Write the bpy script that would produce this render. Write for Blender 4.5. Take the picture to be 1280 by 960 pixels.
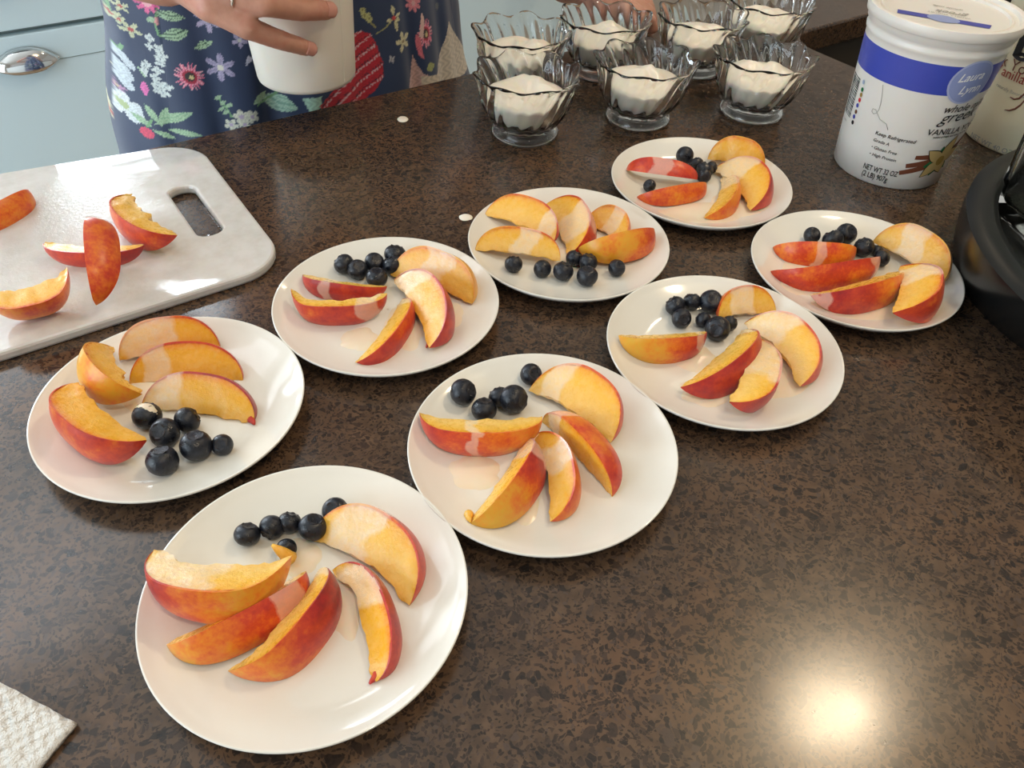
import bpy, bmesh, math, random
import numpy as np
from mathutils import Vector, Matrix, noise

for _o in list(bpy.data.objects):
    bpy.data.objects.remove(_o)
SC = bpy.context.scene
COL = SC.collection
PI = math.pi
HC = 0.91                      # height of the worktop above the floor

# ------------------------------------------------------------------ camera
# X runs along the worktop, Y across it towards the person, Z up
FPX = 989.28
PITCH, ROLL, YAW = 0.75924, 0.048316, 0.62990
CAMZ = 0.36206
def _cam_axes():
    f = Vector((0, math.cos(PITCH), -math.sin(PITCH))); r = Vector((1, 0, 0)); up = r.cross(f)
    R = r*math.cos(ROLL) + up*math.sin(ROLL); U = -r*math.sin(ROLL) + up*math.cos(ROLL)
    rot = Matrix.Rotation(-YAW, 3, 'Z')
    return rot @ R, rot @ U, rot @ f
CR, CU, CF = _cam_axes()
CAMP = Vector((0, 0, HC + CAMZ))
cd = bpy.data.cameras.new('camera'); cam = bpy.data.objects.new('camera', cd); COL.objects.link(cam)
cd.sensor_fit = 'HORIZONTAL'; cd.sensor_width = 36.0; cd.lens = FPX/1280*36.0
cd.clip_start = 0.01; cd.clip_end = 100
m3 = Matrix((CR, CU, -CF)).transposed()
cam.matrix_world = Matrix.Translation(CAMP) @ m3.to_4x4()
SC.camera = cam

# ------------------------------------------------------------------ world, lights, exposure
W = bpy.data.worlds.new('sky'); SC.world = W; W.use_nodes = True
W.node_tree.nodes['Background'].inputs[0].default_value = (0.97, 0.95, 0.92, 1)
W.node_tree.nodes['Background'].inputs[1].default_value = 0.55
SC.view_settings.view_transform = 'Standard'; SC.view_settings.look = 'None'
SC.view_settings.gamma = 1; SC.view_settings.use_curve_mapping = False
SC.view_settings.exposure = -0.12
SC.cycles.use_denoising = True
SC.cycles.sample_clamp_indirect = 6.0
SC.cycles.max_bounces = 16; SC.cycles.transmission_bounces = 16; SC.cycles.transparent_max_bounces = 10
SC.cycles.caustics_reflective = False; SC.cycles.caustics_refractive = True

WALL_Y = 2.425
WINDOWS = [  # x0, x1, z0, z1 (height over the floor)
    (0.10, 0.52, 1.16, 1.83), (0.27, 0.50, 2.11, 2.47), (-1.30, -0.36, 1.10, 2.10), (-1.10, -0.02, 2.18, 2.56)]  # third window is added mainly for light, fourth for a worktop sheen
WIN_W = [58, 58, 58, 16]                     # watts per square metre; the last one is added, kept dim for the sheen
ADDED_SKYLIGHT = (-0.95, -0.02, 1.55, 2.35)       # x0, x1, y0, y1 in the ceiling, added for a worktop sheen
def area_light(name, loc, rot, sx, sy, power, color):
    l = bpy.data.lights.new(name, 'AREA'); l.shape = 'RECTANGLE'; l.size = sx; l.size_y = sy
    l.energy = power; l.color = color
    o = bpy.data.objects.new(name, l); COL.objects.link(o); o.location = loc; o.rotation_euler = rot
    return o
for i, (x0, x1, z0, z1) in enumerate(WINDOWS):   # daylight entering by each window, the added ones included
    A = (x1-x0)*(z1-z0)
    area_light('window_daylight', ((x0+x1)/2, WALL_Y+0.16, (z0+z1)/2), (-PI/2, 0, 0), x1-x0, z1-z0, WIN_W[i]*A, (0.80, 0.91, 1.0))

LEFT_X = -2.2
DOOR_GLASS = (-0.55, 1.55, 0.12, 2.25)     # glazed door in the left wall: y0, y1, z0, z1
area_light('door_daylight', (LEFT_X-.16, (DOOR_GLASS[0]+DOOR_GLASS[1])/2, (DOOR_GLASS[2]+DOOR_GLASS[3])/2), (0, -PI/2, 0),
           DOOR_GLASS[3]-DOOR_GLASS[2], DOOR_GLASS[1]-DOOR_GLASS[0], 105, (0.74, 0.89, 1.0))

area_light('added_skylight_glow', ((ADDED_SKYLIGHT[0]+ADDED_SKYLIGHT[1])/2, (ADDED_SKYLIGHT[2]+ADDED_SKYLIGHT[3])/2, 2.75), (0, 0, 0),
           ADDED_SKYLIGHT[1]-ADDED_SKYLIGHT[0], ADDED_SKYLIGHT[3]-ADDED_SKYLIGHT[2], 12*(ADDED_SKYLIGHT[1]-ADDED_SKYLIGHT[0])*(ADDED_SKYLIGHT[3]-ADDED_SKYLIGHT[2]), (0.80, 0.91, 1.0))  # overhead light added to put a bluish sheen on the worktop

# ------------------------------------------------------------------ pixel rays (to measure where things stand)
def ray(px, py):
    return (CR*((px-640)/FPX) + CU*((480-py)/FPX) + CF).normalized()
def at(px, py, z=0.0):                 # on the horizontal plane z above the worktop
    d = ray(px, py); return CAMP + d*((HC + z - CAMP.z)/d.z)
def aty(px, py, y):                    # on the vertical plane Y = y
    d = ray(px, py); return CAMP + d*((y - CAMP.y)/d.y)

# ------------------------------------------------------------------ object helpers
def mesh(name, verts, faces, mat=None, parent=None, smooth=True, sharp=None, attrs=None):
    me = bpy.data.meshes.new(name)
    me.from_pydata([tuple(v) for v in verts], [], faces)
    me.update()
    if smooth:
        me.polygons.foreach_set('use_smooth', [True]*len(me.polygons))
        if sharp is not None: me.set_sharp_from_angle(angle=math.radians(sharp))
    if attrs:
        for k, vals in attrs.items():
            a = me.attributes.new(k, 'FLOAT', 'POINT'); a.data.foreach_set('value', np.asarray(vals, dtype=np.float32))
    if len(me.polygons) < 60000:
        bm = bmesh.new(); bm.from_mesh(me); bmesh.ops.recalc_face_normals(bm, faces=bm.faces); bm.to_mesh(me); bm.free()
    if mat: me.materials.append(mat)
    o = bpy.data.objects.new(name, me); COL.objects.link(o)
    if parent: o.parent = parent
    return o
def from_bm(name, bm, mat=None, parent=None, smooth=True, sharp=35):
    bmesh.ops.recalc_face_normals(bm, faces=bm.faces)
    me = bpy.data.meshes.new(name); bm.to_mesh(me); bm.free()
    if smooth:
        me.polygons.foreach_set('use_smooth', [True]*len(me.polygons))
        if sharp is not None: me.set_sharp_from_angle(angle=math.radians(sharp))
    if mat: me.materials.append(mat)
    o = bpy.data.objects.new(name, me); COL.objects.link(o)
    if parent: o.parent = parent
    return o
def empty(name, loc=(0, 0, 0)):
    o = bpy.data.objects.new(name, None); o.empty_display_size = 0.02; COL.objects.link(o); o.location = loc
    return o
def tag(o, label=None, cat=None, group=None, kind=None):
    if label: o['label'] = label
    if cat: o['category'] = cat
    if group: o['group'] = group
    if kind: o['kind'] = kind
    return o
def lathe(profile, n=64, closed_top=False, closed_bot=False, fn=None):
    """profile: list of (r, z) -> verts, faces; fn(theta, i, r, z) may warp."""
    V = []; F = []
    for i, (r, z) in enumerate(profile):
        for k in range(n):
            t = 2*PI*k/n
            if fn: rr, zz = fn(t, i, r, z)
            else: rr, zz = r, z
            V.append((rr*math.cos(t), rr*math.sin(t), zz))
    for i in range(len(profile)-1):
        for k in range(n):
            a = i*n+k; b = i*n+(k+1) % n
            F.append((a, b, b+n, a+n))
    if closed_bot: F.append(tuple(range(n-1, -1, -1)))
    if closed_top: F.append(tuple((len(profile)-1)*n+k for k in range(n)))
    return V, F
def box_bm(bm, x0, x1, y0, y1, z0, z1, bevel=0.0):
    ret = bmesh.ops.create_cube(bm, size=1.0)
    vs = ret['verts']
    for v in vs:
        v.co = Vector(((x0+x1)/2 + v.co.x*(x1-x0), (y0+y1)/2 + v.co.y*(y1-y0), (z0+z1)/2 + v.co.z*(z1-z0)))
    if bevel > 0:
        es = list({e for v in vs for e in v.link_edges})
        bmesh.ops.bevel(bm, geom=es, offset=bevel, segments=2, affect='EDGES', profile=0.6)
def box(name, x0, x1, y0, y1, z0, z1, mat, parent=None, bevel=0.0):
    bm = bmesh.new(); box_bm(bm, x0, x1, y0, y1, z0, z1, bevel)
    return from_bm(name, bm, mat, parent, smooth=False)
def rounded_rect(x0, x1, y0, y1, r, seg=8):
    pts = []
    for cx, cy, a0 in ((x1-r, y1-r, 0), (x0+r, y1-r, 90), (x0+r, y0+r, 180), (x1-r, y0+r, 270)):
        for k in range(seg+1):
            a = math.radians(a0 + 90*k/seg); pts.append((cx + r*math.cos(a), cy + r*math.sin(a)))
    return pts
def slab_with_hole(name, outer, inner, z0, z1, mat, parent=None, bevel=0.002):
    """a plate of the given outline with one hole, extruded from z0 to z1"""
    bm = bmesh.new()
    loops = [outer] + ([inner] if inner else [])
    edges = []
    for lp in loops:
        vs = [bm.verts.new((x, y, z1)) for x, y in lp]
        edges += [bm.edges.new((vs[i], vs[(i+1) % len(vs)])) for i in range(len(vs))]
    bmesh.ops.triangle_fill(bm, use_beauty=True, use_dissolve=False, edges=edges)
    top = list(bm.faces)
    for f in top:
        f.normal_update()
        if f.normal.z < 0: f.normal_flip()
    r = bmesh.ops.extrude_face_region(bm, geom=top)
    for v in [g for g in r['geom'] if isinstance(g, bmesh.types.BMVert)]: v.co.z = z0
    bmesh.ops.recalc_face_normals(bm, faces=bm.faces)
    if bevel:
        es = [e for e in bm.edges if len(e.link_faces) == 2 and e.calc_face_angle(0) > 1.2]
        bmesh.ops.bevel(bm, geom=es, offset=bevel, segments=2, affect='EDGES', profile=0.5)
    return from_bm(name, bm, mat, parent, smooth=False)
def tube(name, pts, r, mat, parent=None, n=10):
    P = [Vector(p) for p in pts]; V = []; F = []
    rs = r if isinstance(r, (list, tuple)) else [r]*len(P)
    up0 = Vector((0.3, 0.2, 1)).normalized()
    for i, p in enumerate(P):
        d = (P[min(i+1, len(P)-1)] - P[max(i-1, 0)]).normalized()
        a = d.cross(up0).normalized(); b = d.cross(a)
        for k in range(n):
            t = 2*PI*k/n; V.append(p + (a*math.cos(t) + b*math.sin(t))*rs[i])
    for i in range(len(P)-1):
        for k in range(n):
            F.append((i*n+k, i*n+(k+1) % n, (i+1)*n+(k+1) % n, (i+1)*n+k))
    F.append(tuple(range(n-1, -1, -1))); F.append(tuple((len(P)-1)*n+k for k in range(n)))
    return mesh(name, V, F, mat, parent)

# ------------------------------------------------------------------ materials
def new_mat(name):
    m = bpy.data.materials.new(name); m.use_nodes = True
    nt = m.node_tree; b = nt.nodes['Principled BSDF']
    return m, nt, b
def simple(name, col, rough=0.5, metal=0.0, spec=0.5, trans=0.0, ior=1.45, sss=0.0, coat=0.0, emit=None, estr=0.0):
    m, nt, b = new_mat(name)
    b.inputs['Base Color'].default_value = (*col, 1); b.inputs['Roughness'].default_value = rough
    b.inputs['Metallic'].default_value = metal; b.inputs['Specular IOR Level'].default_value = spec
    b.inputs['Transmission Weight'].default_value = trans; b.inputs['IOR'].default_value = ior
    b.inputs['Coat Weight'].default_value = coat; b.inputs['Coat Roughness'].default_value = 0.05
    if sss:
        b.inputs['Subsurface Weight'].default_value = sss; b.inputs['Subsurface Scale'].default_value = 0.004
    if emit:
        b.inputs['Emission Color'].default_value = (*emit, 1); b.inputs['Emission Strength'].default_value = estr
    return m
class NT:
    def __init__(s, nt): s.nt = nt
    def n(s, t, **kw):
        x = s.nt.nodes.new(t)
        for k, v in kw.items(): setattr(x, k, v)
        return x
    def l(s, a, b): s.nt.links.new(a, b)
    def val(s, sock, v):
        if hasattr(v, 'is_linked') or hasattr(v, 'links'): s.l(v, sock)
        else: sock.default_value = v
    def math(s, op, a, b=0.0, clamp=False):
        x = s.n('ShaderNodeMath', operation=op, use_clamp=clamp); s.val(x.inputs[0], a); s.val(x.inputs[1], b); return x.outputs[0]
    def mix(s, f, a, b, mode='MIX'):
        x = s.n('ShaderNodeMix', data_type='RGBA', blend_type=mode); s.val(x.inputs[0], f)
        for sock, v in ((x.inputs[6], a), (x.inputs[7], b)):
            if isinstance(v, tuple): sock.default_value = (*v[:3], 1)
            else: s.l(v, sock)
        return x.outputs[2]
    def noise(s, vec, scale, detail=3, rough=0.55, out=0):
        x = s.n('ShaderNodeTexNoise'); x.inputs['Scale'].default_value = scale; x.inputs['Detail'].default_value = detail
        x.inputs['Roughness'].default_value = rough
        if vec is not None: s.l(vec, x.inputs['Vector'])
        return x.outputs[out]
    def voro(s, vec, scale, feature='F1', rnd=1.0):
        x = s.n('ShaderNodeTexVoronoi', feature=feature); x.inputs['Scale'].default_value = scale
        x.inputs['Randomness'].default_value = rnd
        if vec is not None: s.l(vec, x.inputs['Vector'])
        return x
    def ramp(s, f, stops, interp='LINEAR'):
        x = s.n('ShaderNodeValToRGB'); x.color_ramp.interpolation = interp; e = x.color_ramp.elements
        while len(e) < len(stops): e.new(0.5)
        for el, (p, c) in zip(e, stops):
            el.position = p; el.color = (*c[:3], 1) if isinstance(c, tuple) else (c, c, c, 1)
        s.val(x.inputs[0], f); return x.outputs[0]
    def maprange(s, v, a, b, c=0.0, d=1.0):
        x = s.n('ShaderNodeMapRange'); s.val(x.inputs[0], v)
        for i, q in enumerate((a, b, c, d)): x.inputs[i+1].default_value = q
        return x.outputs[0]
    def bump(s, h, strength, dist):
        x = s.n('ShaderNodeBump'); x.inputs['Strength'].default_value = strength; x.inputs['Distance'].default_value = dist
        s.l(h, x.inputs['Height']); return x.outputs[0]
    def obj(s):
        return s.n('ShaderNodeTexCoord').outputs['Object']
    def attr(s, name):
        x = s.n('ShaderNodeAttribute'); x.attribute_name = name; return x.outputs['Fac']

def mat_quartz():
    m, nt, b = new_mat('brown_quartz'); k = NT(nt); co = k.obj()
    wn = k.n('ShaderNodeTexNoise'); wn.inputs['Scale'].default_value = 55; k.l(co, wn.inputs['Vector'])
    wv = k.n('ShaderNodeVectorMath', operation='MULTIPLY_ADD'); k.l(wn.outputs['Color'], wv.inputs[0])
    wv.inputs[1].default_value = (0.012, 0.012, 0.012); k.l(co, wv.inputs[2]); cw = wv.outputs[0]
    big = k.noise(co, 14, 3)
    mid = k.noise(co, 120, 3)
    base = k.mix(k.maprange(mid, .35, .7), (0.066, 0.040, 0.024), (0.110, 0.066, 0.038))
    base = k.mix(k.maprange(big, .45, .75), base, (0.118, 0.062, 0.032))
    col = base
    for sc, thr, edge in ((640, .58, .05), (340, .72, .07), (200, .88, .09)):
        v = k.voro(cw, sc); e = k.voro(cw, sc, 'DISTANCE_TO_EDGE')
        sep = k.n('ShaderNodeSeparateColor'); k.l(v.outputs['Color'], sep.inputs[0])
        on = k.math('GREATER_THAN', sep.outputs[0], thr)
        ins = k.maprange(e.outputs['Distance'], edge*.5, edge*1.3)
        msk = k.math('MULTIPLY', on, ins)
        chip = k.ramp(sep.outputs[1], [(0.0, (0.014, 0.011, 0.010)), (.45, (0.026, 0.018, 0.014)), (.8, (0.050, 0.031, 0.022)), (1.0, (0.080, 0.054, 0.040))])
        col = k.mix(k.math('MULTIPLY', msk, 0.85), col, chip)
    v = k.voro(co, 130); sep = k.n('ShaderNodeSeparateColor'); k.l(v.outputs['Color'], sep.inputs[0])
    glint = k.math('MULTIPLY', k.math('GREATER_THAN', sep.outputs[2], .985), k.math('LESS_THAN', v.outputs['Distance'], .16))
    col = k.mix(glint, col, (0.5, 0.38, 0.25))
    k.l(col, b.inputs['Base Color'])
    k.l(k.maprange(k.noise(co, 9, 3), .3, .7, .13, .24), b.inputs['Roughness'])
    k.l(k.bump(k.noise(co, 600, 2), .03, .0004), b.inputs['Normal'])
    b.inputs['Specular IOR Level'].default_value = 0.5
    return m
def mat_skin_peach():
    m, nt, b = new_mat('peach_skin'); k = NT(nt); co = k.obj()
    oi = k.n('ShaderNodeObjectInfo'); off = k.n('ShaderNodeVectorMath', operation='ADD')
    k.l(co, off.inputs[0]); k.l(oi.outputs['Random'], off.inputs[1])
    bl = k.math('MULTIPLY', k.attr('blush'), .86)
    nz = k.math('SUBTRACT', k.noise(off.outputs[0], 95, 4, .6), .5)
    fine = k.math('SUBTRACT', k.noise(off.outputs[0], 420, 3, .6), .5)
    v = k.math('ADD', k.math('ADD', bl, k.math('MULTIPLY', nz, .85)), k.math('MULTIPLY', fine, .45))
    v = k.math('DIVIDE', v, 1.3)
    col = k.ramp(v, [(0.0, (0.70, 0.38, 0.030)), (.22, (0.76, 0.31, 0.018)), (.38, (0.74, 0.17, 0.012)), (.54, (0.60, 0.055, 0.014)), (.74, (0.42, 0.020, 0.016)), (1.0, (0.20, 0.010, 0.016))])
    film = k.math('ADD', k.attr('film'), k.math('MULTIPLY', k.math('SUBTRACT', k.noise(off.outputs[0], 90, 5, .65), .5), 1.1))
    fm = k.maprange(film, .34, .60)
    col = k.mix(k.math('MULTIPLY', fm, .42), col, (0.86, 0.68, 0.56))
    k.l(col, b.inputs['Base Color'])
    k.l(k.maprange(fm, 0, 1, .36, .16), b.inputs['Roughness'])
    k.l(k.bump(k.noise(co, 700, 2), .12, .0004), b.inputs['Normal'])
    b.inputs['Subsurface Weight'].default_value = .12; b.inputs['Subsurface Scale'].default_value = .003
    b.inputs['Sheen Weight'].default_value = .08
    return m
def mat_flesh():
    m, nt, b = new_mat('peach_flesh'); k = NT(nt); co = k.obj()
    oi = k.n('ShaderNodeObjectInfo'); off = k.n('ShaderNodeVectorMath', operation='ADD')
    k.l(co, off.inputs[0]); k.l(oi.outputs['Random'], off.inputs[1])
    rad = k.attr('rad'); tone = k.attr('tone')
    r2 = k.math('ADD', rad, k.math('MULTIPLY', k.math('SUBTRACT', k.noise(off.outputs[0], 160, 4), .5), .12))
    pale = k.ramp(r2, [(0.0, (0.78, 0.46, 0.10)), (.35, (0.86, 0.56, 0.15)), (.70, (0.86, 0.50, 0.07)), (.93, (0.82, 0.40, 0.03)), (.965, (0.78, 0.25, 0.02)), (1.0, (0.55, 0.07, 0.02))])
    deep = k.ramp(r2, [(0.0, (0.74, 0.33, 0.03)), (.4, (0.80, 0.39, 0.02)), (.80, (0.80, 0.36, 0.012)), (.95, (0.78, 0.20, 0.012)), (1.0, (0.55, 0.06, 0.02))])
    col = k.mix(tone, pale, deep)
    mott = k.noise(off.outputs[0], 260, 4, .65)
    col = k.mix(k.math('MULTIPLY', k.maprange(mott, .5, .75), .25), col, (0.88, 0.66, 0.28))
    film = k.math('ADD', k.attr('film'), k.math('MULTIPLY', k.math('SUBTRACT', k.noise(off.outputs[0], 90, 5, .65), .5), 1.3))
    fm = k.maprange(film, .30, .70)
    col = k.mix(k.math('MULTIPLY', fm, k.maprange(mott, .35, .65, .62, .32)), col, (0.88, 0.76, 0.60))
    k.l(col, b.inputs['Base Color'])
    k.l(k.maprange(mott, .3, .7, .20, .38), b.inputs['Roughness'])
    k.l(k.bump(k.noise(off.outputs[0], 330, 4, .65), .35, .0010), b.inputs['Normal'])
    b.inputs['Subsurface Weight'].default_value = .22; b.inputs['Subsurface Scale'].default_value = .005
    b.inputs['Subsurface Radius'].default_value = (1.0, .5, .15)
    return m
def mat_berry():
    m, nt, b = new_mat('blueberry_skin'); k = NT(nt); co = k.obj()
    oi = k.n('ShaderNodeObjectInfo'); off = k.n('ShaderNodeVectorMath', operation='ADD')
    k.l(co, off.inputs[0]); k.l(oi.outputs['Random'], off.inputs[1])
    n1 = k.noise(off.outputs[0], 2.2, 4, .6); n2 = k.noise(off.outputs[0], 9, 3, .6)
    f = k.math('ADD', k.math('MULTIPLY', n1, .7), k.math('MULTIPLY', n2, .3))
    k.l(k.ramp(f, [(0.30, (0.003, 0.004, 0.007)), (.55, (0.006, 0.008, 0.015)), (.78, (0.030, 0.038, 0.060))]), b.inputs['Base Color'])
    k.l(k.maprange(f, .35, .65, .22, .5), b.inputs['Roughness'])
    k.l(k.bump(n2, .1, .05), b.inputs['Normal'])
    return m
def mat_board():
    m, nt, b = new_mat('board_plastic'); k = NT(nt); co = k.obj()
    n = k.noise(co, 60, 4, .6); n2 = k.noise(co, 420, 3, .6)
    mp = k.n('ShaderNodeMapping'); mp.inputs['Location'].default_value = (-.35, .1, 0); mp.inputs['Scale'].default_value = (8.5, 10, 10); k.l(co, mp.inputs['Vector'])
    ln = k.n('ShaderNodeVectorMath', operation='LENGTH'); k.l(mp.outputs[0], ln.inputs[0])
    cut = k.maprange(k.math('ADD', ln.outputs['Value'], k.math('MULTIPLY', k.noise(co, 22, 4), .9)), 1.7, 1.05)   # scratched, wet cutting area
    col = k.mix(k.maprange(n, .4, .7), (0.64, 0.62, 0.59), (0.56, 0.53, 0.49))
    k.l(col, b.inputs['Base Color'])
    k.l(k.math('ADD', .03, k.math('MULTIPLY', cut, .07)), b.inputs['Roughness'])
    k.l(k.bump(k.math('MULTIPLY', n2, cut), .17, .0014), b.inputs['Normal'])
    b.inputs['Subsurface Weight'].default_value = .2; b.inputs['Subsurface Scale'].default_value = .006
    return m
def mat_paper():
    m, nt, b = new_mat('paper_towel'); k = NT(nt); co = k.obj()
    v = k.voro(co, 230, 'SMOOTH_F1', .35)
    h = k.math('ADD', k.maprange(v.outputs['Distance'], .1, .75), k.math('MULTIPLY', k.noise(co, 900, 3), .35))
    k.l(k.bump(h, 1.0, .0045), b.inputs['Normal'])
    k.l(k.mix(k.noise(co, 300, 2), (0.70, 0.66, 0.60), (0.78, 0.75, 0.69)), b.inputs['Base Color'])
    b.inputs['Roughness'].default_value = .95
    return m
def mat_dress():
    m, nt, b = new_mat('floral_cotton'); k = NT(nt)
    a = k.n('ShaderNodeAttribute'); a.attribute_name = 'print'
    k.l(a.outputs['Color'], b.inputs['Base Color'])
    b.inputs['Roughness'].default_value = .55; b.inputs['Sheen Weight'].default_value = .25
    k.l(k.bump(k.noise(k.obj(), 1500, 2), .15, .0003), b.inputs['Normal'])
    return m
def mat_human():
    m, nt, b = new_mat('human_skin'); k = NT(nt); co = k.obj()
    n = k.noise(co, 45, 4, .6)
    k.l(k.ramp(n, [(.3, (0.47, 0.235, 0.165)), (.5, (0.55, 0.285, 0.20)), (.72, (0.50, 0.205, 0.145))]), b.inputs['Base Color'])
    k.l(k.bump(k.noise(co, 520, 4, .7), .16, .0010), b.inputs['Normal'])
    b.inputs['Roughness'].default_value = .47
    b.inputs['Subsurface Weight'].default_value = .18; b.inputs['Subsurface Scale'].default_value = .006
    return m
def mat_pane():
    m = bpy.data.materials.new('window_glass'); m.use_nodes = True; nt = m.node_tree; nt.nodes.clear(); k = NT(nt)
    o = k.n('ShaderNodeOutputMaterial'); t = k.n('ShaderNodeBsdfTransparent'); g = k.n('ShaderNodeBsdfGlossy')
    g.inputs['Roughness'].default_value = .02; mx = k.n('ShaderNodeMixShader'); mx.inputs[0].default_value = .06
    k.l(t.outputs[0], mx.inputs[1]); k.l(g.outputs[0], mx.inputs[2]); k.l(mx.outputs[0], o.inputs[0])
    return m
def mat_wall(name, c):
    m, nt, b = new_mat(name); k = NT(nt); co = k.obj()
    k.l(k.mix(k.noise(co, 3, 3), c, tuple(q*.94 for q in c)), b.inputs['Base Color'])
    k.l(k.bump(k.noise(co, 160, 3), .08, .002), b.inputs['Normal']); b.inputs['Roughness'].default_value = .8
    return m
def mat_floor():
    m, nt, b = new_mat('wood_floor'); k = NT(nt); co = k.obj()
    w = k.n('ShaderNodeTexWave'); w.inputs['Scale'].default_value = 3; w.inputs['Distortion'].default_value = 8; k.l(co, w.inputs['Vector'])
    k.l(k.mix(w.outputs['Fac'], (0.34, 0.22, 0.13), (0.42, 0.29, 0.18)), b.inputs['Base Color']); b.inputs['Roughness'].default_value = .4
    return m
M = dict(
    quartz=mat_quartz(), skin=mat_skin_peach(), flesh=mat_flesh(), berry=mat_berry(), board=mat_board(), paper=mat_paper(),
    dress=mat_dress(), human=mat_human(), pane=mat_pane(), wall=mat_wall('wall_paint', (0.62, 0.60, 0.56)),
    ceiling=mat_wall('ceiling_paint', (0.80, 0.78, 0.74)), floor=mat_floor(),
    plate=simple('white_porcelain', (0.78, 0.75, 0.675), .10, coat=.3),
    calyx=simple('berry_calyx', (0.030, 0.026, 0.030), .7),
    yogurt=simple('yogurt', (0.86, 0.80, 0.69), .30, sss=.25),
    sauce=simple('thinned_yogurt', (0.83, 0.71, 0.55), .16, sss=.3),
    glass=simple('clear_glass', (0.985, 0.995, 0.99), .01, trans=1.0, ior=1.40),
    tub=simple('tub_plastic', (0.76, 0.72, 0.66), .32, sss=.15),
    cup=simple('cup_plastic', (0.74, 0.69, 0.60), .38, sss=.2),
    cream=simple('cream_plastic', (0.80, 0.71, 0.50), .30, sss=.15),
    lid=simple('clear_lid', (0.97, 0.96, 0.93), .08, trans=.85, ior=1.3),
    blue=simple('label_blue', (0.050, 0.072, 0.40), .35), badge=simple('badge_blue', (0.27, 0.32, 0.56), .35),
    badge_ring=simple('badge_rim', (0.42, 0.46, 0.66), .35),
    white=simple('label_white', (0.85, 0.85, 0.85), .4), ink=simple('black_ink', (0.012, 0.012, 0.014), .5),
    gray=simple('gray_ink', (0.36, 0.34, 0.30), .5), redink=simple('red_ink', (0.33, 0.03, 0.02), .5),
    green=simple('green_ink', (0.01, 0.16, 0.05), .5), tan=simple('tan_ink', (0.53, 0.38, 0.15), .5),
    gold=simple('gold_ink', (0.33, 0.21, 0.04), .5), brown=simple('brown_ink', (0.16, 0.05, 0.025), .5),
    red=simple('dot_red', (0.6, 0.02, 0.03), .5), indigo=simple('dot_blue', (0.05, 0.06, 0.34), .5), pale=simple('dot_pale', (0.35, 0.42, 0.55), .5),
    black=simple('black_plastic', (0.008, 0.009, 0.009), .25, spec=.3), blackm=simple('matte_black_plastic', (0.010, 0.011, 0.011), .35, spec=.3),
    jar=simple('clear_jar_plastic', (0.93, 0.95, 0.92), .04, trans=1.0, ior=1.22),
    cab=simple('white_cabinet_paint', (0.62, 0.75, 0.79), .35), gap=simple('cabinet_shadow_gap', (0.25, 0.30, 0.28), .8),
    chrome=simple('chrome', (0.72, 0.72, 0.72), .10, metal=1.0), silver=simple('silver', (0.85, 0.83, 0.78), .15, metal=1.0),
    nail=simple('fingernail', (0.55, 0.26, 0.20), .30), hair=simple('brown_hair', (0.09, 0.05, 0.03), .5), eye=simple('eye_white', (0.8, 0.8, 0.8), .1),
    shoe=simple('dark_shoe', (0.03, 0.03, 0.04), .5), sinkm=simple('composite_sink', (0.045, 0.038, 0.030), .5),
    trim=simple('white_trim', (0.82, 0.84, 0.84), .4), lampw=simple('lamp_trim', (0.8, 0.78, 0.74), .4),
    shade=simple('warm_lamp_shade', (.9, .8, .6), .5, emit=(1.0, .74, .42), estr=1.5),
    lampe=simple('lamp_glow', (1, .8, .55), .5, emit=(1.0, .72, .38), estr=8), peel=simple('peach_peel', (0.35, 0.02, 0.02), .4),
    darkwood=simple('dark_wood_cabinet', (0.06, 0.035, 0.022), .4), base=simple('island_panel', (0.70, 0.72, 0.70), .5))
# ================================================================== the setting
def struct(o, label=None): o['kind'] = 'structure'; 
CEIL = 2.60; RX0, RX1, RY0 = -2.2, 3.0, -2.6
struct(box('floor', RX0, RX1, RY0, WALL_Y+.12, -0.1, 0.0, M['floor']))
x0_, x1_, y0_, y1_ = ADDED_SKYLIGHT
struct(slab_with_hole('ceiling', [(RX0, RY0), (RX1, RY0), (RX1, WALL_Y+.12), (RX0, WALL_Y+.12)], [(x0_, y0_), (x1_, y0_), (x1_, y1_), (x0_, y1_)], CEIL, CEIL+.1, M['ceiling'], bevel=0))
struct(box('added_skylight_pane', x0_+.001, x1_-.001, y0_+.001, y1_-.001, CEIL+.05, CEIL+.055, M['pane']))  # pane closing the added skylight opening
def left_wall():
    y0, y1, z0, z1 = DOOR_GLASS; bm = bmesh.new()
    for a_, b_, c_, d_ in ((RY0, y0, 0, CEIL), (y1, WALL_Y+.12, 0, CEIL), (y0, y1, 0, z0), (y0, y1, z1, CEIL)): box_bm(bm, RX0-.12, RX0, a_, b_, c_, d_)
    struct(from_bm('wall_left', bm, M['wall'], smooth=False))
    d = empty('door_1', (RX0-.06, (y0+y1)/2, z0)); struct(d); h = (y1-y0)/2; t = .06
    bm = bmesh.new()
    for a_, b_, c_, d_ in ((-h, -h+t, 0, z1-z0), (h-t, h, 0, z1-z0), (-.04, .04, t, z1-z0-t), (-h+t, h-t, 0, t), (-h+t, h-t, z1-z0-t, z1-z0)): box_bm(bm, -.04, .04, a_, b_, c_, d_)
    from_bm('door_frame', bm, M['trim'], d, smooth=False)
    box('pane', -.002, .002, -h+t, -.04, t, z1-z0-t, M['pane'], d); box('pane', -.002, .002, .04, h-t, t, z1-z0-t, M['pane'], d)
left_wall()
struct(box('wall_right', RX1, RX1+.12, RY0, WALL_Y+.12, 0, CEIL, M['wall']))
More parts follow.
